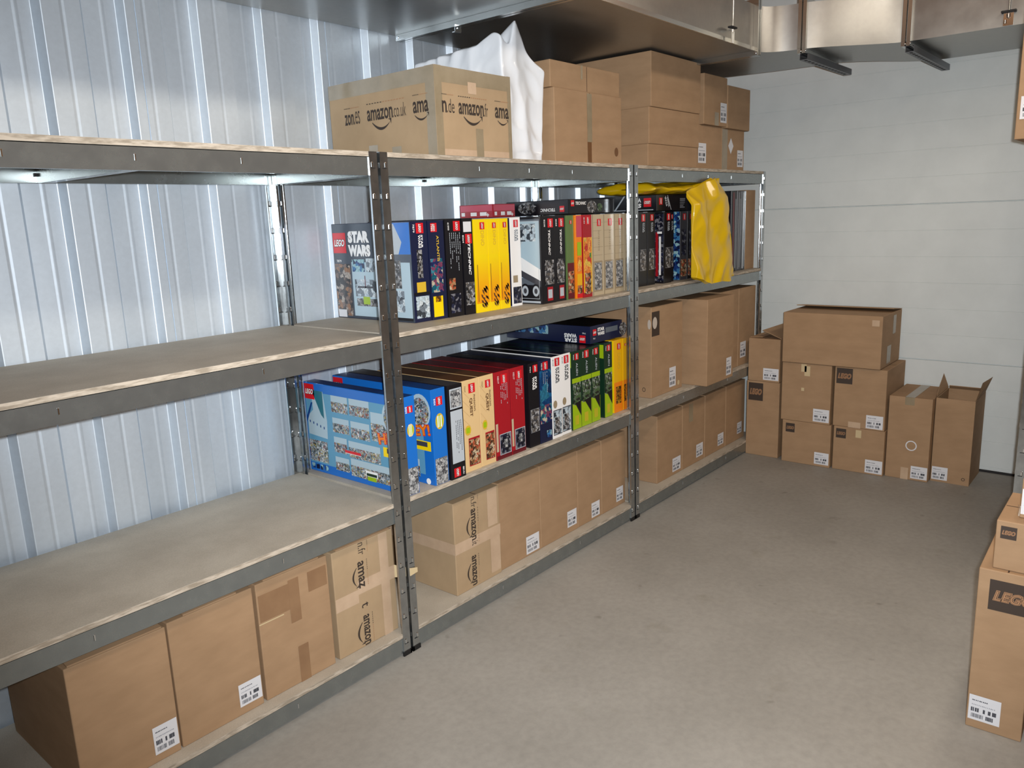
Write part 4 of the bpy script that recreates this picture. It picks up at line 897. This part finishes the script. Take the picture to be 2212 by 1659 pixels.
toybox('dark blue toy set box left of the white pair on the lower row', .840, .928, .018, z3b, H3, K['navy'], K['navy'], group=GB, top=K['navy'],
       front=both(rects('background_print', (.02, .98, .46, .88, PIC['bluegreen']), (.02, .98, .24, .46, PIC['sea']), (.5, .9, .05, .14, PIC['blue'])), spine(None, None, '10210', bs=.42, bx=.5), textblock(.25, .7, .6, .86, 3, K['silver'])))
def sww(root, fr, w_, h):
    spine('STAR|WARS', K['black'], '8129', K['lead'], th=.013, tl=.19, ty=.77, bs=.5, tb=.03)(root, fr, w_, h)
    part(root, 'seal_print', lambda m: m.ell(fr, w_*.28, h*.42, w_*.2, .018, K['stoned'], .001))
    part(root, 'picture_panel', lambda m: (m.rect(fr, w_*.06, w_*.95, h*.04, h*.35, K['dgrey'], .001), m.rect(fr, w_*.1, w_*.91, h*.05, h*.34, PIC['light'], .0013), m.rect(fr, w_*.2, w_*.7, h*.07, h*.26, PIC['mech'], .0016)))
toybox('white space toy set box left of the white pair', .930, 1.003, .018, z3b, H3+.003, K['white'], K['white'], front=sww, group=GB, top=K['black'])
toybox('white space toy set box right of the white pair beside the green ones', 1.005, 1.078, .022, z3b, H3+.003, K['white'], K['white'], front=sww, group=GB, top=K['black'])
def alien(root, fr, w_, h):
    def q(m):
        m.rect(fr, .001, w_-.001, .002, h*.34, K['lime'], .0008); m.rect(fr, .001, w_-.001, h*.60, h*.66, K['lime'], .0007)
        m.rect(fr, w_*.1, w_*.95, h*.32, h*.60, PIC['green'], .0011); m.poly(fr, [(w_*.3, h*.34), (w_*.95, h*.16), (w_*.95, h*.36)], K['black'], .0013)
        m.bars(fr, w_*.3, w_*.7, h*.06, h*.18, 3, K['gold'], True, .0012)
    part(root, 'picture_panel', q)
    spine('ALIEN', K['silver'], '7065', th=.014, tl=.16, ty=.77, bs=.42, tb=.01)(root, fr, w_, h)
def lime_cover(root, fr, d, h): part(root, 'picture_panel', lambda m: (m.poly(fr, [(d-.12, h*.82), (d-.003, h*.80), (d-.003, h*.98), (d-.12, h*.98)], K['lime'], .0008), m.rect(fr, d-.1, d-.003, h*.02, h*.7, PIC['bluegreen'] if False else K['dgreen'], .0008)))
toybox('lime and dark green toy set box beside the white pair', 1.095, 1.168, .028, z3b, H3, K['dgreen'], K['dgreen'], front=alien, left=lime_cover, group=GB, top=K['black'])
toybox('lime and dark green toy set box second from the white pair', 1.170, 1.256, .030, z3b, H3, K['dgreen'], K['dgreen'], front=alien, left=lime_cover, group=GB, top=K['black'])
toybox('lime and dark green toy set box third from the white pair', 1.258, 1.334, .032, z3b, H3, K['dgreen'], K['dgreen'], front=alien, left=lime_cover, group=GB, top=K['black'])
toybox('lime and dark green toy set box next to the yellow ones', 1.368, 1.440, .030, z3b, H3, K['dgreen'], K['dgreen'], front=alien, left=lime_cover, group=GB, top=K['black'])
AM = K['amber']
def ydino2(root, fr, w_, h):
    part(root, 'background_print', lambda m: m.rect(fr, .001, w_-.001, .001, h*.42, K['orange'], .0006)); ydino_top(root, fr, w_, h)
def ydino_top(root, fr, w_, h):
    badge(root, fr, w_*.55, h*.91, w_*.38, -90)
    part(root, 'title_lettering', lambda m: m.text(fr, 'DINO', w_*.55, h*.71, h*.22, w_*.3, K['gold'], -90, .0016, .01))
    part(root, 'picture_panel', lambda m: m.rect(fr, w_*.2, w_*.8, h*.12, h*.36, PIC['dino'], .001))
toybox('amber dinosaur toy set box with yellow side beside the lime ones', 1.470, 1.553, .040, z3b, H3-.002, AM, K['yellow'], front=ydino2, group=GB)
toybox('amber dinosaur toy set box half hidden by the second posts on the lower row', 1.555, 1.591, .040, z3b, H3-.002, AM, K['yellow'], front=ydino2, group=GB)
# lying boxes on the lower row
zt3 = z3b+H3+.0035
def ly3_left(root, fr, d, h):
    badge(root, fr, d-.045, h*.26, .036, 180)
    part(root, 'title_lettering', lambda m: (m.text(fr, 'STAR', d-.115, h*.16, .075, .020, K['white'], 180, .0016, .05), m.text(fr, 'WARS', d-.115, h*.42, .075, .020, K['white'], 180, .0016, .05), m.text(fr, '7965', d-.035, h*.6, .02, .007, K['white'], 180, .0016)))
    part(root, 'picture_panel', lambda m: m.rect(fr, .06, .27, h*.40, h*.92, PIC['blue'], .001))
def ly3_front(root, fr, w_, h):
    badge(root, fr, .035, h*.62, .030, 0)
    part(root, 'title_lettering', lambda m: (m.text(fr, 'STAR', .09, h*.74, .06, .017, K['white'], 0, .0016, .05), m.text(fr, 'WARS', .09, h*.50, .06, .017, K['white'], 0, .0016, .05), m.text(fr, '7965', .03, h*.28, .02, .007, K['white'], 0, .0016)))
    part(root, 'picture_panel', lambda m: (m.rect(fr, .13, .24, h*.45, h*.75, K['lead'], .001), m.ell(fr, .29, h*.45, .035, h*.4, PIC['mech'], .001)))
toybox('dark blue space toy set box lying on the green spines of the lower row', 1.300, 1.585, .062, zt3, .085, K['navy'], K['navy'], depth=.52, top=K['black'], left=ly3_left, front=ly3_front, group='toy set boxes lying on the rows')

# ------------------------------------------------------------------ plastic bags
def grid_mesh(name, f, nu, nv, mat, parent=None, thick=0):
    m = MB(); vs_ = [f(i/nu, j/nv) for j in range(nv+1) for i in range(nu+1)]
    m.add(vs_, [(j*(nu+1)+i, j*(nu+1)+i+1, (j+1)*(nu+1)+i+1, (j+1)*(nu+1)+i) for j in range(nv) for i in range(nu)], mat, True)
    o = m.build(name, parent)
    if thick: s_ = o.modifiers.new('thickness', 'SOLIDIFY'); s_.thickness = thick
    s_ = o.modifiers.new('smooth', 'SUBSURF'); s_.levels = 1; s_.render_levels = 1
    return o
from mathutils import noise as NZ
def nz(x, y, z, s_): return NZ.noise(Vector((x*s_, y*s_, z*s_)))
def ridge(x, y, z, s_): return 1-abs(NZ.noise(Vector((x*s_, y*s_, z*s_))))*2
def white_bag():
    root = thing('plastic_bag', 'white plastic bag pulled over something behind the printed carton on the top board', 'bag', (0, 0, 0))
    xa, xb, ya, yb = .700, .965, .045, .53
    cx, cy = (xa+xb)/2, (ya+yb)/2
    def per(t):   # rounded rectangle walk
        t = t % 1.0; P_ = [(xa, yb), (xa, ya), (xb, ya), (xb, yb)]; Ls = [yb-ya, xb-xa, yb-ya, xb-xa]; tot = sum(Ls); s_ = t*tot
        for i in range(4):
            if s_ <= Ls[i]+1e-9:
                a, b_ = P_[i], P_[(i+1) % 4]; k = s_/Ls[i]; return a[0]+(b_[0]-a[0])*k, a[1]+(b_[1]-a[1])*k
            s_ -= Ls[i]
        return P_[0]
    def f(u, v):
        x, y = per(u)
        yy = (y-ya)/(yb-ya); topz = 2.272-.02*max(0, yy)-.085*max(0, (x-.84)/.12)
        if v < .74:
            k = v/.74; z = 1.802+(topz-.03-1.802)*k; shr = .0
        else:
            k = (v-.74)/.26; shr = k**1.3; z = topz-.03+.025*math.sin(k*math.pi/2)
        wr = .014*ridge(x*1.3, y*1.3, z*.55, 5.5)+.007*ridge(x+z*.3, y, z*.8, 12)-.012
        dx, dy = x-cx, y-cy; l = math.hypot(dx, dy) or 1
        X = cx+dx*(1-shr*.97)+dx/l*wr*(1-shr); Y = cy+dy*(1-shr*.97)+dy/l*wr*(1-shr)
        if v < .06: X += .006*math.sin(u*60); Y += .006*math.cos(u*47)
        z += .010*nz(x, y, z, 14)*(v > .05)
        # two folded peaks on the front rim
        if v >= .74:
            for px, py, a, s2 in ((.695, .09, .045, .030), (.795, .05, .095, .032)):
                z += a*max(0, 1-math.hypot(X-px, (Y-py)*.7)/(s2*2.1))*(1-.2*shr)
            z -= .05*math.exp(-((X-.755)**2+(Y-.06)**2)/(2*.016**2))
        return (X, max(Y, .006), max(1.8025, z))
    grid_mesh('bag_film', f, 150, 60, BAGW, root)
white_bag()
def yellow_bag():
    root = thing('plastic_bag', 'yellow plastic bag draped over the far toy sets and hanging past the board', 'bag', (0, 0, 0))
    # hanging front part: flattened tube with sharp folds
    def edge(v):  # v 0 top..1 bottom -> left, right x
        L_ = 2.415+(-.055 if v > .25 else -.05*v/.25)-.03*v
        pts = [(0, 2.13, 2.54), (.1, 2.128, 2.545), (.3, 2.125, 2.58), (.62, 2.13, 2.635), (.8, 2.13, 2.65), (1, 2.13, 2.645)]
        for a, b_ in zip(pts, pts[1:]):
            if v <= b_[0]: k = (v-a[0])/(b_[0]-a[0]); return a[1]+(b_[1]-a[1])*k, a[2]+(b_[2]-a[2])*k
        return pts[-1][1:]
    def f(u, v):
        l, r = edge(v); t = u*2*math.pi; cx, hw = (l+r)/2, (r-l)/2
        c = math.cos(t); x = cx-hw*c; th = .034*(1-.3*v)
        y = -.036-th*math.sin(t)*(1 if math.sin(t) > 0 else .55)
        x -= 0; k = (x-cx)/hw if hw else 0
        zb = 1.172+.05*max(0, -k-.25)/.75+.03*max(0, k-.5)/.5+.004*math.sin(k*9)
        zt_ = 1.752-.075*max(0, .4-k)/1.4-.045*max(0, k-.4)/.6; z = zt_+(zb-zt_)*v
        if math.sin(t) > 0: y += .055*abs(NZ.noise(Vector((x*7+z*1.6, z*1.6, 3))))+.022*abs(NZ.noise(Vector((x*12-z*5, z*4, 8))))-.026+.010*ridge(x, 0, z*.33, 6)-.010+.016*abs(math.sin((x-2.1)*9+z*2.2))-.008*abs(math.sin(z*8+x*11))
        if v < .16: y += (.16-v)*.35
        return (x, min(y, -.004), z)
    grid_mesh('bag_front', f, 110, 70, BAGY, root)
    # part lying over the flat boxes
    def g(u, v):
        t = u*2*math.pi; x = 1.85+v*.65
        cyy, hy = .21+.02*math.sin(v*9), .18
        Y = cyy-hy*math.cos(t); hz = .029+.004*math.sin(v*8)**2
        zc = 1.693+.004*math.sin(v*12); Z = zc+hz*math.sin(t)+.009*nz(x, Y, 0, 17)
        if v > .62: Y -= (v-.62)*.55; Z += (v-.62)*.08
        Y = max(Y, -.03)
        if v < .03 or v > .97: k = math.sqrt(v/.03 if v < .03 else (1-v)/.03); Y = cyy+(Y-cyy)*max(k, .1)-(.2 if v > .9 else 0)*(0); Z = zc+(Z-zc)*max(k, .1)
        return (x, Y, max(1.6665, Z))
    grid_mesh('bag_top', g, 60, 60, BAGY, root)
yellow_bag()
